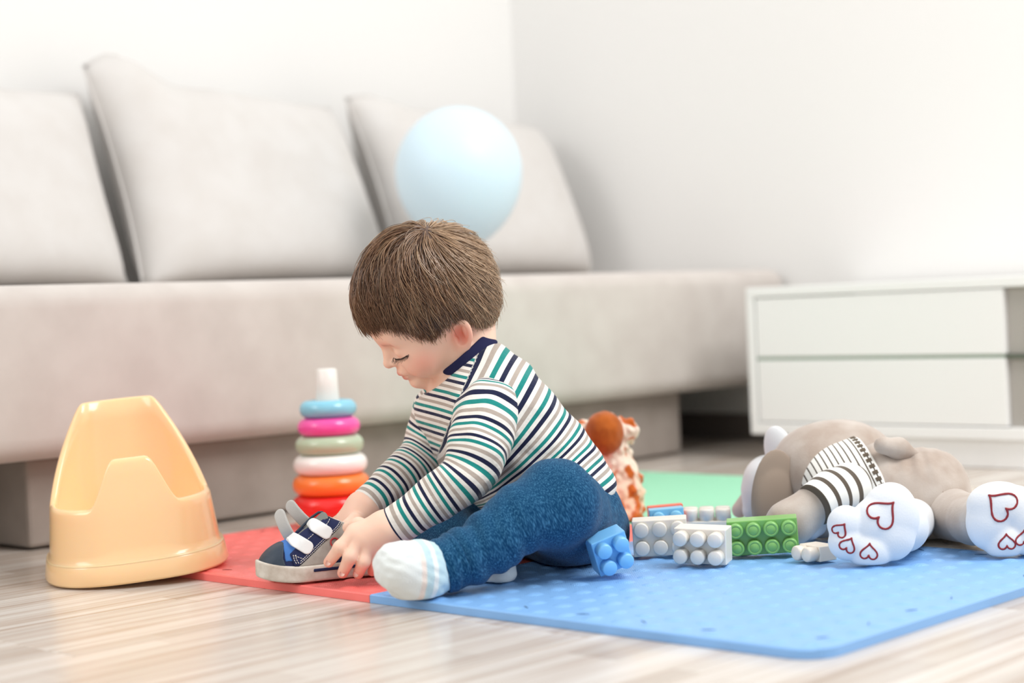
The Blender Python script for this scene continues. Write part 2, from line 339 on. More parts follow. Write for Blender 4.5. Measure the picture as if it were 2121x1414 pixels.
def tile(u0, v0, m, lab, n, dom, corner=()):
    g = np.linspace(0, S-.0006, n+1); X, Y = np.meshgrid(g, g, indexing='ij')
    edge = np.minimum(np.minimum(X, S-X), np.minimum(Y, S-Y)); pit = .0375
    P1 = X/pit; P2 = Y/pit; r = np.full(X.shape, 9.)
    for ox, oy in ((0, 0),):
        fx = (P1+ox) % 1-.5; fy = (P2+oy) % 1-.5; r = np.minimum(r, np.hypot(fx, fy)*pit)
    Z = .0098+dom*np.clip(1-(r/.0108)**2, 0, 1)**.9
    Z -= .0014*np.clip(1-edge/.002, 0, 1)**2
    # puzzle-cut slits near the edges
    top = np.stack([X, Y, Z], -1)
    if corner:                                     # rounded outer corner
        rr = .035; cx_, cy_ = S-rr, rr
        m_ = (X > cx_) & (Y < cy_); dx = (X-cx_)/rr; dy = (cy_-Y)/rr; L = np.maximum(np.maximum(dx, dy), 1e-9); H = np.maximum(np.hypot(dx, dy), 1e-9); k = np.where(m_, L/H, 1)
        top[..., 0] = np.where(m_, cx_+dx*rr*k, X); top[..., 1] = np.where(m_, cy_-dy*rr*k, Y)
    V = top.reshape(-1, 3); N = n+1; i, j = np.meshgrid(np.arange(n), np.arange(n), indexing='ij'); i = i.ravel(); j = j.ravel()
    F = np.stack([i*N+j, (i+1)*N+j, (i+1)*N+j+1, i*N+j+1], 1)
    ring = [k*N for k in range(N)]+[n*N+k for k in range(1, N)]+[k*N+n for k in range(n-1, -1, -1)]+[k for k in range(n-1, 0, -1)]
    topr = V[ring].copy(); low = topr.copy(); low[:, 2] = 0; b0 = len(V); b = b0+len(ring); V = np.vstack([V, topr, low]); R_ = b0+np.arange(len(ring)); q = np.arange(len(ring)); q2 = (q+1) % len(ring)
    F = np.vstack([F, np.stack([R_[q2], R_[q], b+q, b+q2], 1)])
    root = empty('foam_mat_tile', tuple(J0+S*(u0-1)*EU+S*v0*EV), -YAW, label=lab, cat='play mat', group='foam mat tiles on the floor')
    me = fastmesh('foam_sheet', V, F); me.shade_smooth(); o = put('foam_sheet', me, m, root, keep=False)
    bm = bmesh.new()
    for k in range(7):
        for (ex, ey, d) in ((.055+.08*k, .030, 0), (.030, .055+.08*k, 1), (S-.032, .055+.08*k, 1), (.055+.08*k, S-.03, 0)):
            if rng.random() < .25: continue
            ang = .5*(1 if k % 2 else -1)+d*math.pi/2; c = Vector((ex, ey, .0103)); t = Vector((math.cos(ang), math.sin(ang), 0)); s = Vector((-t.y, t.x, 0)); l = .007; wd = .0007
            q = [c-t*l, c-t*l*.2+s*wd, c+t*l, c+t*l*.2-s*wd]; vv = [bm.verts.new(x+Vector((0, 0, .0003 if i in (1, 3) else 0))) for i, x in enumerate(q)]; ww = [bm.verts.new(x-Vector((0, 0, .002))) for x in q]
            bm.faces.new(vv[::-1]); bm.faces.new(ww)
            for i in range(4): bm.faces.new((vv[i], vv[(i+1) % 4], ww[(i+1) % 4], ww[i]))
    e = put('cut_marks', bm_mesh(bm, 'cut_marks'), mat('cut_mark_'+m.name, tuple(x*.25 for x in m.node_tree.nodes['Principled BSDF'].inputs['Base Color'].default_value[:3]), .8), root, keep=False); e['kind'] = 'stuff'
    return root
tile(0, 0, foam('red_foam', srgb(248, 116, 110)), 'red foam play mat tile under the shoe and the ring stacker', 420, .0020)
tile(1, 0, foam('blue_foam', srgb(126, 178, 233)), 'blue foam play mat tile under the toy bricks', 420, .0021, (1,))
tile(0, 1, foam('green_foam', srgb(146, 222, 182)), 'green foam play mat tile behind the child', 240, .0007)
tile(1, 1, foam('beige_foam', srgb(205, 194, 180)), 'beige foam play mat tile underneath the toy elephant', 240, .0010)
ZM = .0119
# ================================================================== POTTY
def potty():
    m = mat('apricot_plastic', srgb(250, 208, 158), .18, .5, sss=.35, sssc=(1, .6, .25), coat=.2)
    nphi = 160
    def ang(t): return (t+math.pi) % (2*math.pi)-math.pi
    def sstep(a, b, x): x = min(max((x-a)/(b-a), 0), 1); return x*x*(3-2*x)
    def h(phi):           # phi 0 = front
        p = abs(ang(phi)); b_ = math.pi-p
        x_ = min(max((p-.27)/(.50-.27), 0), 1); front = .153*(1-x_)+.094*x_
        if b_ < 1.50:
            x = min(max((b_-.60)/(1.50-.60), 0), 1); back = .213*(1-x)+.094*x; back = .213 if b_ < .60 else back
            return max(front, back)
        return front
    hs = np.array([h(2*math.pi*i/nphi) for i in range(nphi)])
    for _ in range(2): hs = (np.roll(hs, 1)+2*hs+np.roll(hs, -1))/4
    def outline(phi, z, inset=0):   # superellipse footprint, tapering upwards, leaning backrest
        t = z/.243; ax = .112-.026*t-.020*max(0, z-.09)/.15-inset; ay = .116-.030*t-inset; e = 2.6
        c, s = math.cos(phi), math.sin(phi); r = (abs(s/ax)**e+abs(c/ay)**e)**(-1/e)
        return r*s, -r*c+ .012*max(0, z-.09)/.15
    v = []; cols = 0
    for i in range(nphi):
        phi = 2*math.pi*i/nphi; H = hs[i]; row = []
        def add(z, ins): x, y = outline(phi, z, ins); row.append((x, y, z))
        add(0, -.004); add(.003, -.0055); add(.022, -.0045); add(.026, -.0028); add(.029, .0)
        for k in range(1, 9): add(.029+(H-.006-.029)*k/8, .0)
        add(H-.002, .0012); add(H, .0045); add(H-.002, .008)
        zb = .045
        for k in range(1, 9):
            t = k/8; z = (H-.006)*(1-t)+zb*t; add(z, .009+.030*t**1.5)
        add(zb-.004, .055); add(zb-.006, .08); cols = len(row); v += row
    f = []
    for i in range(nphi):
        j = (i+1) % nphi
        for k in range(cols-1): f.append((i*cols+k, j*cols+k, j*cols+k+1, i*cols+k+1))
    ctr = len(v); v.append((0, 0, .039))
    for i in range(nphi): f.append((i*cols+cols-1, ((i+1) % nphi)*cols+cols-1, ctr))
    f.append(tuple(i*cols for i in range(nphi))[::-1])
    p = K(283, 1185, 2.155); root = empty('potty', (p[0], p[1], 0.0), label='apricot plastic potty with high backrest standing at the mat corner', cat='potty')
    T = Matrix.Rotation(math.radians(4.2), 4, Vector(EU)) @ Matrix.Rotation(math.radians(16), 4, 'Z'); cx_, cy_ = -.503, 2.215
    W4 = [T @ Vector(x) for x in v]; need = 0                        # rests with its front on the floor and its back on the mat edge
    for x in W4:
        g_ = np.array([x.x+cx_, x.y+cy_, 0])-J0; uu, vv_ = (g_@EU)/S+1, (g_@EV)/S
        need = max(need, ((ZM+.0002) if (vv_ > 0 and uu > 0) else .0004)-x.z)
    T = Matrix.Translation((cx_, cy_, need)) @ T; root.matrix_world = T
    body = [(a, b, c) for a, b, c in v]
    me = mesh('shell', body, f); me.shade_smooth(); put('shell', me, m, root, keep=False)
    rim = []
    for i in range(nphi):
        x, y = outline(2*math.pi*i/nphi, .026, -.0020); rim.append((x, y, .0245))
    put('base_rim', tube('base_rim', rim, .0022, 8, True), m, root, True, keep=False)
potty()

# ================================================================== RING STACKER
def stacker():
    Yc = 2.56; k = Yc/FPX
    c = K(690, 1084, Yc); x0, y0 = c[0], c[1]
    M_peg = mat('white_plastic', srgb(232, 230, 224), .3); M_cream = mat('cream_plastic', srgb(240, 224, 190), .35)
    root = empty('stacking_toy_base', (x0, y0, ZM), label='cream base with white peg holding the stacked rings', cat='toy')
    put('base_disc', lathe('base_disc', [(0, 0), (.052, 0), (.056, .004), (.055, .010), (.050, .0145), (0, .0145)], 48), M_cream, root, True, keep=False)
    zt = .0145+.0145+.0295*6
    put('peg', lathe('peg', [(.0, .012), (.020, .012), (.0185, zt-.028), (.0165, zt+.0015), (.0155, zt+.0275), (.013, zt+.0295), (0, zt+.0295)], 32), M_peg, root, True, keep=False)
    z = ZM+.0150
    data = [((232, 40, 36), .0605, .031, 'red'), ((248, 128, 52), .0585, .031, 'orange'), ((238, 234, 230), .0560, .030, 'white'), ((178, 196, 168), .0517, .0285, 'sage green'), ((238, 84, 168), .0473, .0275, 'pink'), ((134, 200, 222), .0432, .0265, 'light blue')]
    pos = ['lowest of the ring stack', 'second from the bottom of the stack', 'third from the bottom of the stack', 'third from the top of the stack', 'second from the top of the stack', 'topmost of the ring stack']
    for (cl, R, hh, nm), ps in zip(data, pos):
        prof = []; ri = .0225; rt = hh/2; n = 20
        for i in range(n+1):
            t = -math.pi/2+math.pi*i/n; prof.append((R-rt*.95+math.cos(t)*rt*.95, rt+math.sin(t)*rt))
        prof = [(ri, .002)]+prof+[(ri, hh-.002), (ri, .002)]
        o = put('stacking_ring', lathe('stacking_ring', prof, 64), mat(nm.replace(' ', '_')+'_ring_plastic', srgb(*cl), .22, .5, sss=.15, coat=.2), None, True)
        o.location = (x0, y0, z); tag(o, nm+' plastic ring, '+ps, 'toy ring', 'rings on the stacking toy'); z += hh-.0002
stacker()

# ================================================================== BRICKS
def brick(nx, ny, pitch, hgt, sr, sh, name, color, M, lab, rough=.3, dimple=False):
    m = mat(color[0], srgb(*color[1]), rough, .5, sss=.1, coat=.1)
    root = empty(name, (0, 0, 0), label=lab, cat='toy brick', group='toy building bricks on the mat'); root.matrix_world = M
    W, D = nx*pitch, ny*pitch
    me = boxmesh('body', W, D, hgt, .0012, 2, (0, 0, hgt/2)); put('body', me, m, root, keep=False)
    pr = [(0, 0), (sr, 0), (sr, sh*.8), (sr*.96, sh*.92), (sr*.84, sh), (0, sh)]
    if dimple: pr = pr[:-1]+[(sr*.68, sh), (sr*.64, sh-.0008), (sr*.6, sh), (0, sh)]
    sm = lathe('stud', pr, 28); sm.materials.append(m); sm.shade_smooth()
    for i in range(nx):
        for j in range(ny):
            o = bpy.data.objects.new('stud', sm); col.objects.link(o); o.parent = root; o.location = ((i-(nx-1)/2)*pitch, (j-(ny-1)/2)*pitch, hgt-.0005)
    return root
def frame(origin, zdir, xdir):
    z = np.array(zdir, float); z /= np.linalg.norm(z); x = np.array(xdir, float); x -= z*(x@z); x /= np.linalg.norm(x); y = np.cross(z, x)
    return Matrix(((x[0], y[0], z[0], origin[0]), (x[1], y[1], z[1], origin[1]), (x[2], y[2], z[2], origin[2]), (0, 0, 0, 1)))
def seat_on(M, nx, ny, pitch, hgt, sr, sh, z0):       # drop a brick so that its lowest point touches z0
    lo = 1e9
    for sx in (-1, 1):
        for sy in (-1, 1):
            for z in (0, hgt): lo = min(lo, (M @ Vector((sx*nx*pitch/2, sy*ny*pitch/2, z))).z)
    for i in range(nx):
        for j in range(ny):
            for t in range(16): lo = min(lo, (M @ Vector(((i-(nx-1)/2)*pitch+sr*math.cos(t*.3927), (j-(ny-1)/2)*pitch+sr*math.sin(t*.3927), hgt+sh))).z)
    return Matrix.Translation((0, 0, z0-lo)) @ M
def place(px, py, Y, zdir, xdir, nx, ny, pitch, hgt, sr, sh, **k):
    M = frame(K(px, py, Y), zdir, xdir); M = seat_on(M, nx, ny, pitch, hgt, sr, sh, ZM+.0008)
    return brick(nx, ny, pitch, hgt, sr, sh, M=M, **k)
WH = ('ivory_plastic', (228, 222, 212))
# py/px = centre of the brick's underside (far face)
place(1252, 1120, 1.972, (.30, -.94, -.20), (.92, .30, .33), 2, 2, .0215, .026, .0090, .0125, name='toy_brick', color=('sky_blue_plastic', (122, 190, 240)), lab='light blue two by two brick tilted against the child\'s leg')
place(1368, 1112, 2.115, (-.10, -.99, -.04), (.99, -.10, .03), 3, 2, .0225, .030, .0092, .0075, name='toy_brick', color=WH, lab='ivory six-stud brick lying on its side beside the light blue brick')
place(1463, 1125, 2.035, (-.36, -.92, -.06), (.92, -.36, -.03), 3, 2, .0212, .030, .0089, .0150, name='toy_brick', color=WH, lab='ivory six-stud brick lying in front of the green brick')
place(1580, 1115, 2.083, (-.14, -.985, -.06), (.98, -.14, .045), 4, 2, .0213, .026, .0092, .0115, name='toy_brick', color=('leaf_green_plastic', (124, 180, 100)), lab='green eight-stud brick lying on its side', dimple=True)
place(1712, 1150, 2.02, (-.86, -.50, .0), (.50, -.86, 0), 2, 1, .0185, .026, .0090, .0145, name='toy_brick', color=('cream_brick_plastic', (226, 216, 202)), lab='small cream two-stud brick beside the elephant paw')
place(1465, 1100, 2.24, (0, 0, 1), (.99, -.12, 0), 3, 2, .0215, .024, .0103, .016, name='toy_brick', color=WH, lab='ivory brick standing studs up behind the other bricks')
place(1380, 1085, 2.215, (0, -1, 0), (1, -.04, .05), 2, 2, .0225, .022, .0085, .010, name='toy_brick', color=('pale_blue_plastic', (130, 196, 230)), lab='pale blue brick with studs towards the camera on the green tile')
place(1379, 1085, 2.2325, (0, -1, 0), (1, -.04, .05), 2, 2, .0232, .016, .0085, .004, name='toy_brick', color=('coral_plastic', (238, 112, 84)), lab='coral brick snapped behind the pale blue brick')

# ================================================================== GIRAFFE PLUSH
def giraffe():
    Y = 2.47; q = lambda x, y, d=0: K(x, y, Y+d); nz = Noise(3, 420, 14); nz2 = Noise(4, 160, 8)
    base = q(1270, 1080); zf = ZM
    def fn(P):
        d = cap(P, q(1262, 925, .015), q(1285, 1010, .02), .030, .030)
        d = smin(d, cap(P, q(1280, 1000, .02), q(1290, 1050, .02), .030, .032), .02)
        d = smin(d, ell(P, q(1255, 900, .01), (.034, .032, .032)), .015)
        d = smin(d, sph(P, q(1213, 884, .0), .014), .008); d = smin(d, sph(P, q(1302, 890, .0), .015), .008)
        d = smin(d, cap(P, q(1262, 1058, -.01), q(1250, 1074, -.035), .018, .014), .01); d = smin(d, cap(P, q(1304, 1055, 0), q(1312, 1072, -.02), .016, .013), .01)
        d = d-.0020*nz(P)-.0018*nz2(P); return smax(d, zf+.0004-P[:, 2], .004)
    lo = q(1190, 1090, -.08)-.03; hi = q(1350, 840, .1)+.03; lo[2] = 0
    me, V = surf('fur', fn, np.minimum(lo, hi), np.maximum(lo, hi), .0022)
    nA, nB = Noise(11, 210, 12), Noise(21, 420, 6)
    t = nA(V)+.3*nB(V); mk = np.clip((t-(-.05))/.3, 0, 1)[:, None]
    orange = np.array(srgb(206, 106, 40)); dk = np.array(srgb(160, 72, 26)); crm = np.array(srgb(240, 222, 204)); pink = np.array(srgb(240, 178, 140))
    low = np.clip((q(1280, 960)[2]-V[:, 2])/.05, 0, 1)[:, None]; c = crm*(1-low*.6)+pink*low*.6
    colr = c*(1-mk)+(orange*.75+dk*.25)*mk; cattr(me, 'col', colr)
    root = empty('giraffe_plush', (base[0], base[1], ZM), label='fluffy orange and cream patched plush giraffe behind the child', cat='plush toy')
    put('fur', me, mat('patched_plush_fur', (1, 1, 1), .95, .1, attr='col', sheen=.3, bump=(900, .6, .001)), root)
    def fm(P):
        d = ell(P, q(1252, 897, -.018), (.0285, .028, .0325)); return d-.0004*nz(P)
    c = q(1252, 897, -.018); me, V = surf('muzzle', fm, c-.045, c+.045, .002)
    put('muzzle', me, mat('rust_brown_plush', srgb(178, 92, 32), .9, .1, sheen=.25, bump=(900, .5, .001), var=(40, srgb(140, 66, 20), .2)), root)
giraffe()
# ================================================================== ELEPHANT PLUSH
def heart(c, size, ang, n=40):
    pts = []
    for i in range(n):
        t = 2*math.pi*i/n; x = 16*math.sin(t)**3; y = 13*math.cos(t)-5*math.cos(2*t)-2*math.cos(3*t)-math.cos(4*t)
        x, y = x/17*size/2, -(y+2.5)/17*size/2          # tip up when ang = 0
        X, Yy = x, y                                      # heart upside down: tip at +Y
        pts.append((c[0]+X*math.cos(ang)+Yy*math.sin(ang), c[1]-(-X*math.sin(ang)+Yy*math.cos(ang))))
    return pts
def on_surface(fn, px, py, Y0, Y1, off=.0):
    ys = np.linspace(Y0, Y1, 160); P = np.array([K(px, py, y) for y in ys], f4); d = fn(P); k = np.argmax(d < 0)
    if not (d < 0).any(): k = int(np.argmin(d))
    return P[k]-FW*off
def elephant():
    q = K; M_grey = mat('grey_beige_plush', srgb(190, 180, 171), .95, .1, sheen=.35, var=(22, srgb(168, 152, 140), .16), bump=(500, .35, .0008))
    M_white = mat('white_plush', srgb(222, 224, 226), .95, .1, sheen=.3, bump=(400, .3, .0008)); M_earin = mat('brown_grey_ear_plush', srgb(150, 134, 120), .95, .1, sheen=.3)
    M_red = mat('dark_red_embroidery', srgb(140, 34, 40), .7)
    n1 = Noise(31, 60, 8); n2 = Noise(32, 110, 8)
    floor = lambda P, d, k=.006: smax(d, ZM+.0006-P[:, 2], k)
    base = q(1860, 1120, 2.15); root = empty('elephant_plush', (base[0], base[1], ZM), label='grey plush elephant in a striped top lying on the mat', cat='plush toy')
    def part(name, fn, c, ext, m, h=.0022, parent=root):
        me, V = surf(name, fn, np.array(c)-ext, np.array(c)+ext, h); return put(name, me, m, parent), me, V
    # belly / trousers half
    def belly(P):
        d = ell(P, q(1885, 1030, 2.19), (.074, .066, .066)); d = smin(d, ell(P, q(1930, 1050, 2.18), (.050, .055, .057)), .03)
        d = smin(d, ell(P, q(1815, 1020, 2.20), (.042, .058, .060)), .03); return floor(P, d-.0018*n1(P)-.0009*n2(P)-.0013*np.sin((P@(RT).astype(f4))*330+1.2*n1(P))*np.exp(-(np.abs((P-q(1905, 955, 2.15).astype(f4))@UP.astype(f4))/.016)**2)*np.exp(-(np.abs((P-q(1905, 955, 2.15).astype(f4))@RT.astype(f4))/.05)**2))
    part('belly', belly, q(1885, 1030, 2.19), .105, M_grey)
    def shirt(P):
        d = ell(P, q(1790, 1000, 2.205), (.052, .062, .058)); d = smin(d, cap(P, q(1735, 1000, 2.21), q(1810, 1005, 2.2), .052, .060), .02); d = smin(d, ell(P, q(1885, 1030, 2.19), (.0755, .0675, .0675)), .02)
        d = smax(d, plane(P, q(1818, 1000, 2.2), K(1830, 995, 2.2)-K(1790, 1012, 2.2)), .003); return floor(P, d)
    o, me, V = part('top', shirt, q(1790, 1000, 2.205), .085, None, .0018)
    ax = K(1830, 995, 2.2)-K(1790, 1012, 2.2); ax /= np.linalg.norm(ax); fattr(me, 's', (V-q(1818, 1000, 2.2))@ax)
    def stripes(name, period, frac, edge):
        m = mat(name, srgb(238, 236, 230), .9, .1, sheen=.2); nt = m.node_tree; b = nt.nodes['Principled BSDF']; at = nt.nodes.new('ShaderNodeAttribute'); at.attribute_name = 's'
        mu = nt.nodes.new('ShaderNodeMath'); mu.operation = 'MULTIPLY'; mu.inputs[1].default_value = 1/period; fr = nt.nodes.new('ShaderNodeMath'); fr.operation = 'FRACT'; rp = nt.nodes.new('ShaderNodeValToRGB'); rp.color_ramp.interpolation = 'CONSTANT'
        rp.color_ramp.elements[0].color = (*srgb(92, 82, 72), 1); rp.color_ramp.elements[1].position = frac; rp.color_ramp.elements[1].color = (*srgb(238, 236, 230), 1)
        nt.links.new(at.outputs['Fac'], mu.inputs[0]); nt.links.new(mu.outputs[0], fr.inputs[0]); nt.links.new(fr.outputs[0], rp.inputs[0]); nt.links.new(rp.outputs[0], b.inputs['Base Color']); return m
    M_str = stripes('thin_brown_striped_knit', .0072, .24, 0); me.materials.clear(); me.materials.append(M_str)
    # hem band with short dashes
    cen = q(1818, 1000, 2.2); nrm = ax; e1 = np.cross(nrm, [0, 0, 1.]); e1 /= np.linalg.norm(e1); e2 = np.cross(nrm, e1); hem = bmesh.new()
    def ring_r(th, off):
        d = e1*math.cos(th)+e2*math.sin(th); rs = np.linspace(.02, .1, 160); P = np.array([cen+nrm*off+d*r for r in rs], f4); k = np.argmax(shirt(P) > 0); return cen+nrm*off+d*rs[k]
    for i in range(44):
        th = 2*math.pi*i/44; a = ring_r(th, -.0105); b_ = ring_r(th, -.0035); c = ring_r(th+.075, -.0035); d_ = ring_r(th+.075, -.0105); out = (a-cen); out -= nrm*(out@nrm); out /= np.linalg.norm(out)
        if min(a[2], b_[2], c[2], d_[2]) < ZM+.010: continue
        vv = [hem.verts.new(x+out*.0006) for x in (a, b_, c, d_)]; ww = [hem.verts.new(x-out*.002) for x in (a, b_, c, d_)]; hem.faces.new(vv); hem.faces.new(ww[::-1])
        for j in range(4): hem.faces.new((vv[j], ww[j], ww[(j+1) % 4], vv[(j+1) % 4]))
    bmesh.ops.recalc_face_normals(hem, faces=hem.faces[:]); put('hem_dashes', bm_mesh(hem, 'hem_dashes'), mat('brown_stitch', srgb(96, 84, 70), .9), o)['kind'] = 'stuff'
    # head
    def head(P):
        d = ell(P, q(1705, 978, 2.25), (.070, .066, .066)); d = smin(d, ell(P, q(1765, 948, 2.26), (.055, .058, .048)), .03); return floor(P, d-.0008*n1(P))
    part('head', head, q(1720, 970, 2.25), .105, M_grey)
    def face(P):
        d = ell(P, q(1592, 1005, 2.31), (.036, .04, .042)); d = smin(d, cap(P, q(1570, 1030, 2.31), q(1556, 1058, 2.31), .020, .012), .015); return floor(P, d)
    part('muzzle', face, q(1585, 1015, 2.31), .07, M_white)
    part('trunk_tip', lambda P: floor(P, np.minimum(cap(P, q(1550, 1028, 2.34), q(1532, 1056, 2.33), .010, .011), 9)), q(1540, 1040, 2.34), .04, mat('pinkish_grey_plush', srgb(206, 190, 184), .9))
    def ear1(P):
        R = frame((0, 0, 0), -FW+RT*.45-UP*.05, UP); R = np.array(R.to_3x3()); d = ell(P, q(1606, 1015, 2.205), (.054, .034, .008), R)
        d2 = ell(P, q(1600, 1060, 2.20), (.036, .022, .008), R); return floor(P, smin(d, d2, .02))
    part('ear', ear1, q(1606, 1020, 2.205), .075, M_earin, .002)
    def ear2(P):
        R = np.array(frame((0, 0, 0), -FW*.8-RT*.6, UP*.85-RT*.35).to_3x3()); return ell(P, q(1615, 935, 2.29), (.036, .022, .010), R)
    part('ear', ear2, q(1615, 935, 2.29), .05, M_white, .002)
    # near arm with striped sleeve
    def arm(P): return floor(P, smin(cap(P, q(1690, 1043, 2.135), q(1632, 1085, 2.125), .0265, .0250), cap(P, q(1635, 1083, 2.125), q(1610, 1108, 2.13), .0250, .0185), .02)-.0005*n2(P))
    part('arm', arm, q(1655, 1070, 2.13), .07, M_grey)
    line = np.array([q(1760, 1012, 2.16), q(1725, 1022, 2.14), q(1680, 1050, 2.12)])
    def slv(P): d = chain(P, line, [.034, .029, .028], .01); return smax(d, plane(P, q(1686, 1047, 2.123), line[2]-line[1]), .002)
    o, me, V = part('sleeve', slv, q(1720, 1025, 2.14), .07, None, .0018); fattr(me, 's', softlen(V, catmull(line, 6), .012)); me.materials.clear(); me.materials.append(stripes('wide_brown_striped_knit', .0105, .34, 0))
    part('arm', lambda P: floor(P, cap(P, q(1745, 1060, 2.20), q(1700, 1075, 2.19), .026, .027)), q(1720, 1068, 2.195), .06, M_grey)
    part('arm_cuff', lambda P: floor(P, cap(P, q(1690, 1088, 2.17), q(1676, 1098, 2.15), .014, .013)), q(1680, 1092, 2.16), .035, M_white)
    # tail lobe on top
    def tail(P):
        d = chain(P, [q(1828, 922, 2.15), q(1862, 929, 2.16), q(1908, 945, 2.17)], [.0110, .0130, .003], .008); return d
    part('tail', tail, q(1865, 930, 2.165), .055, M_grey, .0018)
    # legs and heart paws
    def paw(lobes, leg, nm, hearts, slab_):
        L = root
        def fl_(P):
            return floor(P, chain(P, leg[0], leg[1], .01))
        c = np.mean(np.array(leg[0]), 0); part('leg', fl_, c, .12, leg[2])
        creases = slab_
        def fn(P):
            d = None
            for (x, y, Y, rx, ry, rz) in lobes:
                R = np.stack([RT, UP, FW], 1); e = ell(P, q(x, y, Y), (rx, ry, rz), R); d = e if d is None else smin(d, e, .003)
            return floor(P, d-.0004*n2(P), .004)
        o, me, V = part('paw', fn, q(lobes[0][0]-15, lobes[0][1]+15, lobes[0][2]), .082, M_white, .0017)
        for (hx, hy, sz, an) in hearts:
            pts = [on_surface(fn, x, y, lobes[0][2]-.07, lobes[0][2]+.05, .0002) for x, y in heart((hx, hy), sz, an)]
            hm = tube('heart_embroidery', pts, .0014 if sz > 50 else .0012, 6, True); put('heart_embroidery', hm, M_red, o, True)
    pi = math.pi
    paw([(1843, 1073, 1.972, .0345, .0420, .022), (1815, 1085, 1.970, .030, .032, .022), (1752, 1086, 1.968, .0215, .0225, .018), (1755, 1123, 1.966, .0225, .0215, .018), (1802, 1140, 1.964, .0265, .0225, .019), (1842, 1112, 1.968, .030, .028, .020)],
        ([q(1852, 1088, 1.990), q(1872, 1092, 2.01), q(1890, 1078, 2.12)], [.031, .027, .028], M_white), 'a',
        [(1831, 1060, 66, math.radians(45)), (1741, 1096, 33, math.radians(38)), (1757, 1127, 35, math.radians(28)), (1800, 1141, 38, math.radians(5))], None)
    paw([(2068, 1047, 1.985, .037, .029, .021), (2050, 1080, 1.985, .028, .034, .020), (2080, 1120, 1.982, .0245, .0225, .019), (2130, 1110, 1.985, .0225, .026, .019), (2108, 1066, 1.988, .026, .034, .021)],
        ([q(2045, 1075, 2.015), q(2018, 1078, 2.05), q(1965, 1065, 2.15)], [.030, .028, .036], M_grey), 'b',
        [(2071, 1043, 68, math.radians(-52)), (2085, 1121, 37, math.radians(-3)), (2121, 1113, 37, math.radians(2))], None)
    put('seam', tube('seam', [on_surface(belly, x, y, 2.0, 2.4, .0) for x, y in [(1941, 950), (1949, 985), (1953, 1020), (1955, 1055), (1953, 1080), (1949, 1098)]], .0008, 5), M_earin, root, True)
elephant()

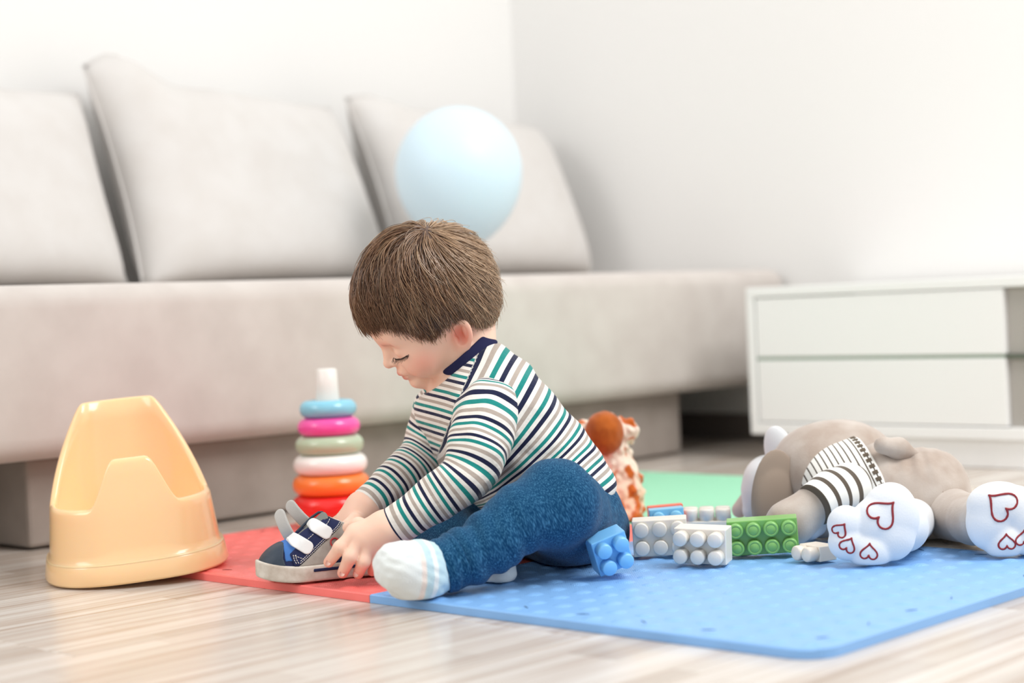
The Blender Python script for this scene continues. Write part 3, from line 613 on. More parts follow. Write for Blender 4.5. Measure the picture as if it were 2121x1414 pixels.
# ================================================================== SHOE
def GR(px, py, z):
    d = FW + RT*(px-1060.5)/FPX - UP*(py-707)/FPX; return CAM + d*((z-CH)/d[2])
SD = np.array([math.cos(.36), math.sin(.36), 0]); SL = np.array([SD[1], -SD[0], 0])          # length and near-side directions
SO = GR(650, 1205, ZM)-SL*.031-SD*.062; SO[2] = ZM+.0005
def s2w(s, t, z): return SO+SD*s+SL*t+np.array([0, 0, z])
def shoe():
    def loc(P): q = P-SO.astype(f4); return q@SD.astype(f4), q@SL.astype(f4), q[:, 2]
    def foot(s, t):
        d = None
        for cs, ct, r in ((.029, -.001, .0275), (.058, .0, .0305), (.095, -.001, .0275), (.138, .0, .0265)):
            e = np.hypot(s-cs, t-ct)-r; d = e if d is None else smin(d, e, .02)
        return smin(d, np.abs(t)-.0262+np.maximum(0, np.abs(s-.095)-.045)*1.5, .01)
    hs, hz = [-.01, .012, .025, .040, .055, .072, .085, .100, .120, .150, .17], [.030, .037, .0425, .0485, .059, .070, .073, .066, .058, .064, .060]
    def solid(P):
        s, t, z = loc(P); H = np.interp(s, hs, hz); f_ = foot(s, t)+.0015+np.maximum(0, z-.02)*.24; return smax(smax(f_, z-H, .016), .014-z, .002)
    def upper(P):
        s, t, z = loc(P); d = solid(P); inner = smax(foot(s, t)+.0045+np.maximum(0, z-.02)*.24, .019-z, .004)
        gate = np.minimum(smax(.047-s, np.abs(t+.003)-.0125, .003), .088-s+.0*z); return smax(d, -smax(inner, gate, .003), .0015)
    def sole(P):
        s, t, z = loc(P); lift = .0075*np.clip((.05-s)/.05, 0, 1)**2+.004*np.clip((s-.12)/.045, 0, 1)**2; zz = z-lift; f_ = foot(s, t)-.0015+.0012*np.sin(zz*900)*0
        return smax(smax(f_, zz-.0195-.001*np.clip((.05-s)/.05, 0, 1), .003), -zz, .003)
    root = empty('toddler_shoe', tuple(s2w(.08, 0, 0)), label='navy and grey toddler sneaker with open white straps in the child\'s hands', cat='shoe')
    cs_ = np.array([s2w(s, t, 0) for s in (-.012, .178) for t in (-.042, .042)]); lo, hi = cs_.min(0), cs_.max(0); lo[2] = 0; hi[2] = .1
    def part(name, fn, m, h=.0013, parent=root): me, V = surf(name, fn, lo, hi, h); return put(name, me, m, parent)
    M_navy = mat('navy_canvas', srgb(38, 44, 78), .85, .2, bump=(1500, .4, .0006)); M_sole = mat('scuffed_white_rubber', srgb(214, 208, 198), .6, .4, var=(70, srgb(184, 172, 158), .2), bump=(300, .3, .0006))
    M_cap = mat('dark_slate_rubber', srgb(46, 58, 72), .5, .4, bump=(700, .4, .0006)); M_suede = mat('grey_suede', srgb(168, 162, 154), .9, .2, var=(90, srgb(150, 144, 136), .2), bump=(900, .4, .0005)); M_blue = mat('mid_blue_canvas', srgb(58, 110, 180), .8)
    M_tab = mat('white_strap', srgb(226, 228, 228), .6, bump=(900, .3, .0004)); M_hook = mat('grey_hook_tape', srgb(196, 194, 190), .95, bump=(1800, .8, .0008)); M_thr = mat('white_thread', srgb(224, 220, 210), .8); M_lin = mat('olive_grey_lining', srgb(112, 116, 110), .5)
    part('sole', sole, M_sole); part('upper', upper, M_navy)
    def patch(name, reg, m, th=.0014, h=.0011, near=True):
        def fn(P):
            s, t, z = loc(P); d = solid(P); sh_ = np.maximum(d-th, -d-.001); r = reg(s, t, z); e = smax(sh_, r, .0008); return np.maximum(e, -t) if near else e
        return part(name, fn, m, h)
    def rot(s, z, cs, cz, an): x, y = s-cs, z-cz; c, k = math.cos(an), math.sin(an); return x*c+y*k, -x*k+y*c
    def rb(x, y, a, b, r): qx = np.abs(x)-a+r; qy = np.abs(y)-b+r; return np.hypot(np.maximum(qx, 0), np.maximum(qy, 0))+np.minimum(np.maximum(qx, qy), 0)-r
    patch('toe_cap', lambda s, t, z: np.maximum(s-.0335-.35*np.maximum(0, .03-z)+9*t*t, .016-z), M_cap, .0012, near=False)
    def line_(s, z, s0, z0, s1, z1): nx, ny = -(z1-z0), (s1-s0); L = math.hypot(nx, ny); return ((s-s0)*nx+(z-z0)*ny)/L        # >0 above the line
    patch('suede_panel', lambda s, t, z: np.maximum(np.maximum(line_(s, z, .046, .020, .108, .066), -line_(s, z, .080, .020, .125, .052)), .019-z), M_suede, .0011)
    patch('vamp', lambda s, t, z: np.maximum(np.maximum(s-.047, .03-s), .026-z), M_blue, .0007, near=False)
    patch('eyestay', lambda s, t, z: np.maximum(np.maximum(-line_(s, z, .0455, .020, .1075, .066), line_(s, z, .034, .033, .086, .0745)-.0), np.maximum(.037-s-.3*(z-.03), .0195-z)), M_navy, .0018)
    tabs = ((.0510, .0450), (.0765, .0600))
    for cs, cz in tabs:
        patch('strap_tab', lambda s, t, z: rb(*rot(s, z, cs, cz, -.62), .0140, .0080, .0065), M_tab, .0036)
    def stripe(P): s, t, z = loc(P); d = sole(P); return np.maximum(np.maximum(np.maximum(d-.0008, -d-.001), np.abs(z-.0135)-.0019), np.maximum(np.abs(s-.098)-.036, -t))
    part('sole_stripe', stripe, M_navy, .0009)
    # tongue / throat lining and edge
    def tongue(P):
        s, t, z = loc(P); c = np.interp(s, [.044, .085], [.044, .076]); return smax(smax(np.abs(z-c+2.2*(t+.003)**2*10)-.0016, np.abs(t+.003)-.016, .004), np.maximum(.044-s, s-.089), .003)
    part('tongue', tongue, M_lin, .0011)
    far = [s2w(s, -.0175, np.interp(s, [.036, .050, .075, .086, .092], [.040, .050, .071, .0775, .072])) for s in np.linspace(.036, .092, 14)]
    put('throat_edging', tube('throat_edging', far, .0017, 6), M_cap, root, True)
    # stitching
    def side(s, z):
        ts = np.linspace(.045, -.02, 130); P = np.array([s2w(s, t, z) for t in ts], f4); d = solid(P)-.0021; k = np.argmax(d < 0); return P[k]
    st = bmesh.new()
    def dashes(pts):
        for (s0, z0), (s1, z1) in zip(pts[:-1], pts[1:]):
            L = math.hypot(s1-s0, z1-z0); n = max(1, int(L/.0026))
            for i in range(n):
                a = side(s0+(s1-s0)*(i+.12)/n, z0+(z1-z0)*(i+.12)/n); b = side(s0+(s1-s0)*(i+.80)/n, z0+(z1-z0)*(i+.80)/n)
                m = tube('d', [a, (a+b)/2+SL*.0002, b], .00042, 5); st.from_mesh(m); bpy.data.meshes.remove(m)
    for off in (0, .0028):
        dashes([(.0465+off*.2, .0225+off), (.070, .0395+off), (.1065, .0665+off*.8)])
        dashes([(.0395+off, .0335), (.040+off, .028), (.0425+off, .0225)])
    dashes([(.041, .0325), (.047, .0295), (.0525, .0275)])
    dashes([(.0560, .0485), (.0665, .0555)]); dashes([(.0830, .0640), (.0905, .0710)]); dashes([(.0905, .0725), (.099, .0690)])
    put('stitching', bm_mesh(st, 'stitching'), M_thr, root, True)['kind'] = 'stuff'
    cz = side(.0915, .0435); ring = [side(.0915+.0050*math.cos(t), .0435+.0050*math.sin(t))+SL*.0004 for t in np.linspace(0, 2*math.pi, 20, endpoint=False)]
    put('logo_ring', tube('logo_ring', ring, .0009, 6, True), mat('red_print', srgb(190, 40, 44), .5), root, True)
    # loose straps standing up from the far side
    for (b0, b1, Yb) in (((608, 1130), (572, 1056), 2.045), ((650, 1100), (592, 1040), 2.065)):
        A, B = K(*b0, Yb), K(*b1, Yb+.006); ax = B-A; L = np.linalg.norm(ax); ax /= L; sd = np.cross(ax, FW+RT*.35); sd /= np.linalg.norm(sd); nn = np.cross(sd, ax); R = np.stack([ax, sd, nn], 1)
        def fn(P):
            q = (P-((A+B)/2).astype(f4))@R.astype(f4); x, y, z = q[:, 0], q[:, 1], q[:, 2]; z = z-.006*(x/L*2)**2
            d = np.hypot(np.maximum(np.abs(x)-L/2+.0078, 0), y)-.0078; return smax(d, np.abs(z)-.0017, .0012)
        me, V = surf('loose_strap', fn, np.minimum(A, B)-.02, np.maximum(A, B)+.02, .0011); put('loose_strap', me, M_hook, root)
    part('inner_sole', lambda P: (lambda s, t, z: smax(foot(s, t)+.004, np.abs(z-.0195)-.0015, .001))(*loc(P)), M_blue, .0016)
shoe()
# ================================================================== THE CHILD
def child():
    q = K; root = empty('person', tuple(np.array([*q(1130, 1160, 2.12)[:2], ZM])), label='toddler in a striped long-sleeved top and blue trousers sitting on the mat', cat='person')
    th, ph, ps = math.radians(33), math.radians(16), math.radians(6)
    f0, u0, l0 = -RT, UP, -FW
    f = math.cos(th)*f0-math.sin(th)*u0; u = math.cos(th)*u0+math.sin(th)*f0; u, l = math.cos(ph)*u+math.sin(ph)*l0, math.cos(ph)*l0-math.sin(ph)*u
    f, l = math.cos(ps)*f+math.sin(ps)*l, math.cos(ps)*l-math.sin(ps)*f
    HR = np.stack([f, l, u], 1); HC = q(878, 600, 2.10)
    HRf = HR.astype(f4); HCf = HC.astype(f4)
    def h2w(a, b, c): return HC+f*a+l*b+u*c
    def headl(P): return (P-HCf)@HRf
    SK = np.array([.080, .069, .074])
    def e2(L, c, s): k = L-np.asarray(c, f4); s = np.asarray(s, f4); k0 = np.linalg.norm(k/s, axis=1); k1 = np.linalg.norm(k/(s*s), axis=1); return k0*(k0-1)/np.maximum(k1, 1e-9)
    def head(P):
        L = headl(P); M = L.copy(); M[:, 1] = np.abs(M[:, 1])
        d = e2(L, (0, 0, 0), SK); d = smin(d, e2(L, (.026, 0, -.045), (.052, .054, .050)), .025)
        d = smin(d, e2(L, (.062, 0, -.012), (.0185, .040, .026)), .02)
        d = smin(d, e2(M, (.047, .028, -.064), (.026, .025, .0255)), .014)                       # cheeks
        d = smin(d, e2(L, (.067, 0, -.0905), (.0125, .014, .0105)), .012)                        # chin
        d = smin(d, e2(L, (.073, 0, -.0690), (.0105, .017, .013)), .008)                         # mouth mound
        d = smax(d, -e2(M, (.0865, .024, -.0385), (.014, .015, .0105)), .014)                    # eye sockets
        d = smin(d, e2(M, (.0655, .0255, -.0405), (.0095, .0125, .0100)), .003)                  # closed lids
        d = smin(d, chain(L, [(.0745, 0, -.030), (.0800, 0, -.042), (.0865, 0, -.0515)], [.0050, .0058, .0072], .006), .007)   # nose
        d = smin(d, e2(M, (.0795, .0068, -.0540), (.0062, .0052, .0050)), .004)
        d = smin(d, e2(L, (.0815, 0, -.0700), (.0042, .0105, .0036)), .0025)                     # lips
        d = smin(d, e2(L, (.0785, 0, -.0785), (.0042, .0085, .0038)), .0025)
        d = smax(d, -chain(M, [(.0850, 0, -.0742), (.0770, .012, -.0752)], [.0012, .0008]), .0015)
        d = smax(d, -e2(M, (.0855, .0052, -.0570), (.0022, .0016, .0012)), .0015)
        return d
    EC = np.array([-.004, .0595, -.0580])
    def ear(P):
        L = headl(P); L[:, 1] = np.abs(L[:, 1]); t = .35; c, s_ = math.cos(t), math.sin(t)
        E = L-EC.astype(f4); x = E[:, 0]*c-E[:, 2]*s_*0+E[:, 2]*.25; y = E[:, 1]+E[:, 0]*.55; z = E[:, 2]; E = np.stack([x, y, z], 1)
        d = e2(E, (0, .002, 0), (.0122, .0062, .0190)); d = smax(d, -e2(E, (.0015, .0085, .0005), (.0082, .0100, .0138)), .0015)
        d = smin(d, e2(E, (-.0035, .0022, .002), (.0022, .0032, .008)), .002); d = smin(d, e2(E, (.0085, .002, -.003), (.0035, .004, .005)), .002)
        return d
    # ---- arms and hands
    armL = [q(1012, 850, 2.035), q(1000, 905, 2.01), q(966, 985, 1.985), q(885, 1045, 1.98), q(812, 1092, 1.982)]
    armR = [q(918, 858, 2.165), q(895, 905, 2.17), q(866, 950, 2.165), q(815, 1000, 2.135), q(757, 1047, 2.105)]
    def handL(P):
        w_ = q(806, 1096, 1.983); kn = [q(737, 1104, 1.978), q(747, 1115, 1.974), q(762, 1126, 1.974), q(779, 1135, 1.979)]
        d = cap(P, q(835, 1080, 1.983), w_, .0195, .0195)
        for k_, r in zip(kn, (.0118, .0118, .0112, .0102)): d = smin(d, cap(P, w_-(w_-k_)*.18, k_, .0185, r), .012)
        d = smin(d, cap(P, q(770, 1112, 1.985), q(757, 1116, 1.98), .016, .014), .01)
        fg = [([(731, 1107, 1.974), (704, 1134, 1.966), (681, 1164, 1.982)], (.0088, .0078, .0064)), ([(743, 1119, 1.971), (725, 1153, 1.961), (710, 1186, 1.978)], (.0088, .0080, .0066)),
              ([(761, 1130, 1.971), (753, 1163, 1.964), (742, 1188, 1.980)], (.0084, .0077, .0064)), ([(780, 1138, 1.977), (779, 1163, 1.974), (771, 1183, 1.988)], (.0076, .0070, .0058))]
        d0 = d; fi = []
        for pts, rs in fg:
            fi.append(smin(d0, chain(P, [q(*x) for x in pts], rs, .004), .0055))
        for e in fi: d = smin(d, e, .0008)
        d = smin(d, chain(P, [q(765, 1098, 2.0), q(742, 1088, 2.012), q(722, 1092, 2.018)], (.0125, .0095, .0075), .004), .006)
        return d
    def handR(P):
        w_ = q(757, 1047, 2.105); d = cap(P, q(780, 1028, 2.117), w_, .0160, .0170); kn = [q(712, 1080, 2.098), q(722, 1090, 2.088), q(730, 1098, 2.08)]
        for k_ in kn: d = smin(d, cap(P, w_-(w_-k_)*.2, k_, .0180, .0125), .012)
        for pts, rs in (([(709, 1086, 2.098), (702, 1110, 2.088), (706, 1128, 2.082)], (.0088, .008, .0068)), ([(700, 1082, 2.106), (690, 1104, 2.096), (694, 1124, 2.088)], (.0092, .0085, .007)),
                        ([(722, 1092, 2.09), (716, 1116, 2.082), (718, 1132, 2.076)], (.0088, .008, .0066)), ([(735, 1098, 2.082), (730, 1118, 2.074), (731, 1130, 2.07)], (.008, .0072, .006)), ([(735, 1078, 2.07), (722, 1090, 2.058), (708, 1096, 2.052)], (.0105, .0088, .0072))):
            d = smin(d, chain(P, [q(*x) for x in pts], rs, .004), .0045)
        return d
    chestN, chestF = q(1020, 838, 2.075), q(958, 848, 2.150); belN, belF = q(1085, 930, 2.09), q(1035, 940, 2.165); pelN, pelF = q(1150, 1032, 2.10), q(1105, 1040, 2.19)
    nb = q(985, 765, 2.105); neck = [h2w(-.028, 0, -.055), q(972, 735, 2.102), nb]
    hipN, kneeN, ankN = q(1198, 1104, 2.125), q(1150, 1046, 1.955), q(918, 1172, 1.885); hipF, kneeF, ankF = q(1120, 1095, 2.215), q(905, 1092, 2.12), q(1005, 1170, 1.985)
    def body(P):
        d = smin(head(P), ear(P), .004); d = smin(d, chain(P, neck, [.036, .0345, .040]), .016)
        d = smin(d, cap(P, chestN, chestF, .048), .03); d = smin(d, cap(P, (chestN+chestF)/2, (belN+belF)/2, .050, .055), .03); d = smin(d, cap(P, pelN, pelF, .052), .03)
        for a, hd in ((armL, handL), (armR, handR)):
            e = smin(chain(P, a, [.026, .024, .019, .0165, .0160]), hd(P), .005); d = smin(d, e, .008)
        d = smin(d, chain(P, [hipN, kneeN, ankN], [.045, .032, .020]), .01); d = smin(d, chain(P, [hipF, kneeF, ankF], [.042, .034, .022]), .01)
        return smax(d, ZM+.001-P[:, 2], .003)
    allp = np.array([q(660, 1200, 1.9), q(1280, 450, 2.3), q(660, 450, 2.3), q(1280, 1200, 1.86), q(800, 1240, 1.83)]); lo, hi = allp.min(0)-.02, allp.max(0)+.02; lo[2] = ZM-.004
    me, V = surf('body', body, lo, hi, .0015)
    # skin colour: cheeks, lips, ears and fingertips are redder
    L = (V-HC)@HR; skin = np.array(srgb(240, 200, 178)); pink = np.array(srgb(232, 142, 122)); lip = np.array(srgb(206, 96, 88)); C = np.repeat(skin[None], len(V), 0)
    def blend(c, w_): nonlocal C; C = C*(1-w_[:, None])+c*w_[:, None]
    La = L.copy(); La[:, 1] = abs(La[:, 1])
    blend(pink, .62*np.exp(-(np.linalg.norm((La-[.052, .046, -.063])/[1, 1, .85], axis=1)/.018)**2))
    blend(np.array(srgb(236, 128, 104)), .65*np.exp(-(np.linalg.norm(La-[-.004, .062, -.058], axis=1)/.016)**2))
    lipd = np.minimum(np.linalg.norm((L-[.0835, 0, -.0702])/[1, 2.2, .8], axis=1), np.linalg.norm((L-[.0805, 0, -.0785])/[1, 2., .9], axis=1)); blend(lip, np.clip(1.6-lipd/.0038, 0, 1)*.85)
    blend(np.array(srgb(176, 128, 104)), .5*np.exp(-((La[:, 2]+.0265)/.0028)**2)*(np.abs(La[:, 1]-.024) < .013)*(La[:, 0] > .05))   # brow
    for tp in ((683, 1163, 1.984), (712, 1185, 1.98), (740, 1186, 1.982), (765, 1180, 1.986)): blend(np.array(srgb(232, 128, 108)), .6*np.exp(-(np.linalg.norm(V-q(*tp), axis=1)/.011)**2))
    blend(np.array(srgb(206, 92, 70)), .55*np.exp(-(np.linalg.norm((La-[-.002, .060, -.058])/[1, 1.2, 1.5], axis=1)/.007)**2)); cattr(me, 'col', C)  # ear hollow: redder skin, with its shade also put into the colour
    put('body', me, mat('skin', (1, 1, 1), .45, .35, attr='col', sss=.25, sssc=(1, .35, .2), bump=(700, .08, .0004)), root)
    # nails of the near hand
    M_nail = mat('fingernail', srgb(246, 206, 190), .3)
    for (x, y, Y), (dx, dy) in zip(((680, 1165, 1.979), (709, 1187, 1.975), (738, 1188, 1.977)), ((-.55, .8), (-.3, .95), (-.3, .95))):
        p = on_surface(handL, x, y, 1.93, 2.0, .0003); a = RT*dx-UP*dy; b = np.cross(a, FW); vv = []
        for i in range(12):
            t = 2*math.pi*i/12; vv.append(p+a*.0038*math.cos(t)+b*.0032*math.sin(t)-FW*.0003*abs(math.cos(t)))
        n = len(vv); vv += [x_+FW*.0015 for x_ in vv]; ff = [tuple(range(n)), tuple(range(2*n-1, n-1, -1))]+[(i, (i+1) % n, n+(i+1) % n, n+i) for i in range(n)]
        put('fingernail', mesh('fingernail', vv, ff), M_nail, root, True)
    # ---- eyelashes
    M_lash = mat('dark_lashes', srgb(40, 26, 20), .6); near = []
    for x, y in catmull([(815, 741, 0), (822, 744, 0), (832, 743, 0), (841, 738, 0), (846, 734, 0)], 4)[:, :2]: near.append((on_surface(head, x, y, 1.98, 2.2, .0002)-HC)@HR)
    for sgn in (1, -1):
        bm = bmesh.new(); base = [h2w(a, sgn*b, c) for a, b, c in near]; m = tube('x', base, [.0004+.0009*math.sin(math.pi*(.15+.85*k/(len(base)-1))) for k in range(len(base))], 5); bm.from_mesh(m); bpy.data.meshes.remove(m)
        for i, p in enumerate(base):
            t = i/(len(base)-1); dirv = f*(.85-.45*t)+l*sgn*(.35+.3*t)-u*(.40-.1*t); dirv /= np.linalg.norm(dirv); ln = .0065+.0015*math.sin(i*2.3)
            m = tube('x', [p, p+dirv*ln*.5-u*.0006, p+dirv*ln], [.0004, .00028, .0001], 4); bm.from_mesh(m); bpy.data.meshes.remove(m)
        put('eyelashes', bm_mesh(bm, 'eyelashes'), M_lash, root)
    # ---- shirt
    def striped():
        m = mat('striped_jersey', (1, 1, 1), .85, .15, sheen=.15, bump=(42, .6, .006)); nt = m.node_tree; b = nt.nodes['Principled BSDF']; at = nt.nodes.new('ShaderNodeAttribute'); at.attribute_name = 's'
        mu = nt.nodes.new('ShaderNodeMath'); mu.operation = 'MULTIPLY'; mu.inputs[1].default_value = 1/.0222; fr = nt.nodes.new('ShaderNodeMath'); fr.operation = 'FRACT'; rp = nt.nodes.new('ShaderNodeValToRGB'); cr = rp.color_ramp; cr.interpolation = 'CONSTANT'
        wht = (*srgb(230, 226, 219), 1); seq = [(0, (*srgb(28, 132, 126), 1)), (.17, wht), (.333, (*srgb(172, 160, 150), 1)), (.50, wht), (.667, (*srgb(26, 32, 62), 1)), (.835, wht)]
        cr.elements[0].position = 0; cr.elements[0].color = seq[0][1]; cr.elements[1].position = seq[1][0]; cr.elements[1].color = seq[1][1]
        for p_, c in seq[2:]: e = cr.elements.new(p_); e.color = c
        nt.links.new(at.outputs['Fac'], mu.inputs[0]); nt.links.new(mu.outputs[0], fr.inputs[0]); nt.links.new(fr.outputs[0], rp.inputs[0]); nt.links.new(rp.outputs[0], b.inputs['Base Color']); return m
    M_str = striped(); nA, nB = Noise(51, 55, 8), Noise(52, 120, 8)
    cax = -RT*.66+UP*.75-FW*.08; cax /= np.linalg.norm(cax)
    hemc, hemn = q(1244, 1056, 2.1), RT*.62-UP*.80
    def torso(P):
        d = cap(P, chestN, chestF, .0615); d = smin(d, cap(P, belN, belF, .0715), .05); d = smin(d, cap(P, pelN, pelF, .0705), .05); d = smin(d, cap(P, nb, q(995, 790, 2.11), .041, .050), .03)
        d = smin(d, cap(P, q(1222, 1010, 2.10), q(1190, 1015, 2.2), .024), .03)
        d = d-.0024*nA(P)-.0012*nB(P)-.0016*np.sin(((P-belN.astype(f4))@(UP*.75+RT*.35).astype(f4))*170+1.5*nA(P))*np.clip(((belN[2]+.02)-P[:, 2])/.05, 0, 1)
        tt = (P-hemc.astype(f4))@hemn.astype(f4); d = smax(d, tt, .003); d = smax(d, plane(P, q(966, 744, 2.1), cax), .004)       # hem and neck openings
        return smax(d, -cap(P, neck[0], nb+(neck[0]-nb)*.15, .037, .036), .002)
    tl = np.array([belN, chestN]); lo2 = np.array([q(830, 1090, 2.0), q(1290, 680, 2.28), q(830, 680, 2.28), q(1290, 1090, 2.0)]); me, V = surf('shirt', torso, lo2.min(0)-.01, lo2.max(0)+.01, .0018)
    mid = lambda a, b: (a+b)/2
    spine = catmull([mid(pelN, pelF)+(mid(pelN, pelF)-mid(belN, belF))*.6, mid(pelN, pelF), mid(belN, belF), mid(chestN, chestF), q(978, 748, 2.105)], 8)
    sb = [q(1215, 1085, 2.12), q(1190, 1030, 2.12), q(1150, 950, 2.12), q(1085, 880, 2.11), q(1020, 840, 2.11), q(940, 808, 2.11)]
    sback = softlen(V, catmull(sb, 5), .012); d_ = V-q(990, 735, 2.1); up_im = d_@UP; xx = d_@RT
    front = (xx-up_im*(55/135.)*1.0) < 0; sfront = (V-q(900, 1000, 2.1))@(UP*.97+RT*.18)
    fattr(me, 's', np.where(front, sfront, sback)+.0004*nA(V)); sh = put('shirt', me, M_str, root)
    def sleeve(line, rs, cutp, cutn, nm, seed, lo_, fold):
        ns, nf = Noise(seed, 75, 8), Noise(seed+1, 150, 8); cl = catmull(line, 8); R_ = np.interp(np.linspace(0, 1, len(cl)), np.linspace(0, 1, len(rs)), rs)
        def fn(P):
            d = None
            for i in range(len(cl)-1):
                e = cap(P, cl[i], cl[i+1], R_[i], R_[i+1]); d = e if d is None else np.minimum(d, e)
            fade = np.clip(-plane(P, cutp, cutn)/.05, .15, 1); d = d-fade*(.0020*ns(P)+.0012*nf(P))
            for fp, fr_ in fold: d = smax(d, -sph(P, fp, fr_), .01)
            pl = plane(P, cutp, cutn); d = smax(d, pl, .002); ins_ = smax(cap(P, line[-2], line[-1]+(line[-1]-line[-2])*.2, rs[-2]-.008, rs[-1]-.0052), -pl-.008, .002); return smax(d, -ins_, .0012)
        A_ = np.array(line); me, V = surf('sleeve', fn, A_.min(0)-.06, A_.max(0)+.06, .0016); fattr(me, 's', softlen(V, cl, .006)+.0005*ns(V)+lo_); return put('sleeve', me, M_str, sh)
    dL = armL[4]-armL[3]; sleeve(armL, [.0405, .038, .0315, .0262, .0225], armL[4]+dL*.02, dL, 'l', 61, .004, [])
    dR = armR[4]-armR[3]; sleeve(armR, [.0390, .037, .0320, .0265, .0218], armR[4]+dR*.02, dR, 'r', 71, .009, [])
    # neckband
    ax = cax; cc = q(968, 742, 2.103); e1 = np.cross(ax, FW); e1 /= np.linalg.norm(e1); e2_ = np.cross(ax, e1)
    def nbf(P):
        k = P-cc.astype(f4); z = k@ax.astype(f4); x, y = k@e1.astype(f4), k@e2_.astype(f4); r = np.hypot(x/.0385, y/.0405)*.0395-.0395+.10*z; q_ = np.stack([np.abs(r)-.0012, np.abs(z)-.0085], 1); return np.linalg.norm(np.maximum(q_, 0), axis=1)+np.minimum(q_.max(1), 0)-.0018
    me, V = surf('neckband', nbf, cc-.06, cc+.06, .0013)
    put('neckband', me, mat('navy_rib_knit', srgb(38, 40, 72), .9, .1, bump=(1200, .4, .0005)), sh)
    seam = catmull([q(958, 800, 2.03), q(990, 783, 2.03), q(1030, 792, 2.03), q(1062, 822, 2.03), q(1080, 862, 2.03), q(1084, 900, 2.03)], 6)
    # ---- trousers
    def knit():
        m = mat('heather_blue_knit', srgb(34, 92, 140), .95, .1, sheen=.08); nt = m.node_tree; b = nt.nodes['Principled BSDF']; tc = nt.nodes.new('ShaderNodeTexCoord'); mp = nt.nodes.new('ShaderNodeMapping')
        at = nt.nodes.new('ShaderNodeAttribute'); at.attribute_name = 'leguv'; mp.inputs['Scale'].default_value = (900, 900, 170); nt.links.new(at.outputs['Vector'], mp.inputs[0])
        no = nt.nodes.new('ShaderNodeTexNoise'); no.inputs['Scale'].default_value = 1; no.inputs['Detail'].default_value = 3; nt.links.new(mp.outputs[0], no.inputs['Vector'])
        rp = nt.nodes.new('ShaderNodeValToRGB'); e = rp.color_ramp.elements; e[0].position = .46; e[0].color = (*srgb(10, 60, 96), 1); e[1].position = .80; e[1].color = (*srgb(74, 132, 168), 1); nt.links.new(no.outputs['Fac'], rp.inputs[0]); nt.links.new(rp.outputs[0], b.inputs['Base Color'])
        bp = nt.nodes.new('ShaderNodeBump'); bp.inputs['Strength'].default_value = .5; bp.inputs['Distance'].default_value = .0006; nt.links.new(no.outputs['Fac'], bp.inputs['Height']); nt.links.new(bp.outputs['Normal'], b.inputs['Normal']); return m
    nT, nU = Noise(81, 60, 8), Noise(82, 140, 8)
    calf = [kneeN, q(1086, 1070, 1.93), q(1026, 1116, 1.912), q(962, 1153, 1.896), ankN]
    shin = (ankN-calf[2])/np.linalg.norm(ankN-calf[2])
    def trous(P):
        d = cap(P, pelN+(hipN-pelN)*.3, pelF+(hipF-pelF)*.3, .066); d = smin(d, cap(P, hipN+UP*.005, hipF, .058), .03); d = smin(d, cap(P, hipN, kneeN, .060, .0520), .02)
        d = smin(d, chain(P, calf, [.0500, .0385, .0335, .0310, .0280], .012), .010)
        d = smin(d, cap(P, hipF, kneeF, .056, .0440), .02); d = smin(d, cap(P, kneeF, ankF, .0440, .030), .015)
        a = (P-kneeN.astype(f4))@shin.astype(f4); d = d-.0014*nT(P)-.0006*nU(P)
        near = np.exp(-(cap(P, kneeN+shin*.07, ankN, .0)/.05)**2); d = d-near*(.0024*np.sin(a*260+1.6*nT(P)))*np.clip((a-.03)/.06, 0, 1); d = d-.0022*np.sin((P@(RT*.6-UP*.8).astype(f4))*190+1.5*nT(P))*np.exp(-(sph(P, q(1195, 1085, 2.03), .0)/.05)**2)
        d = smax(d, plane(P, ankN+shin*.004, shin), .003)
        return smax(d, ZM+.0006-P[:, 2], .006)
    lo3 = np.array([q(820, 1230, 1.84), q(1290, 915, 2.3), q(820, 915, 2.3), q(1290, 1230, 1.84)]); b0 = lo3.min(0)-.02; b0[2] = 0.; me, V = surf('trousers', trous, b0, lo3.max(0)+.02, .0018)
    uvw = np.stack([(V-kneeN)@shin, V@np.cross(shin, [0, 0, 1.]), V[:, 2]], 1); aa = me.attributes.new('leguv', 'FLOAT_VECTOR', 'POINT'); aa.data.foreach_set('vector', uvw.astype(f4).ravel())
    tr = put('trousers', me, knit(), root)
    cc = ankN-shin*.006; e1 = np.cross(shin, [0, 0, 1.]); e1 /= np.linalg.norm(e1); e2_ = np.cross(shin, e1)
    def cuff(P):
        x = (P-cc.astype(f4))@shin.astype(f4); r = np.linalg.norm(P-cc.astype(f4)-x[:, None]*shin.astype(f4), axis=1); d = smax(np.abs(r-.0285-.0010*np.sin(x*420))-.0032, np.abs(x)-.014, .003)-.0005*nU(P); return smax(d, ZM+.0004-P[:, 2], .003)
    me, V = surf('leg_cuff', cuff, cc-.045, cc+.045, .0016); uvw = np.stack([(V-kneeN)@shin, V@np.cross(shin, [0, 0, 1.]), V[:, 2]], 1); aa = me.attributes.new('leguv', 'FLOAT_VECTOR', 'POINT'); aa.data.foreach_set('vector', uvw.astype(f4).ravel()); put('leg_cuff', me, tr.data.materials[0], tr)
    # ---- socks
    M_sock = mat('white_fluffy_sock', srgb(226, 232, 230), .95, .1, sheen=.2, bump=(600, .5, .001)); nt = M_sock.node_tree; b = nt.nodes['Principled BSDF']; at = nt.nodes.new('ShaderNodeAttribute'); at.attribute_name = 's'; rp = nt.nodes.new('ShaderNodeValToRGB'); cr = rp.color_ramp; cr.interpolation = 'LINEAR'
    W_, Bl, Cr = (*srgb(226, 232, 231), 1), (*srgb(188, 214, 222), 1), (*srgb(232, 220, 212), 1)
    cr.elements[0].position = 0; cr.elements[0].color = W_; cr.elements[1].position = 1; cr.elements[1].color = W_
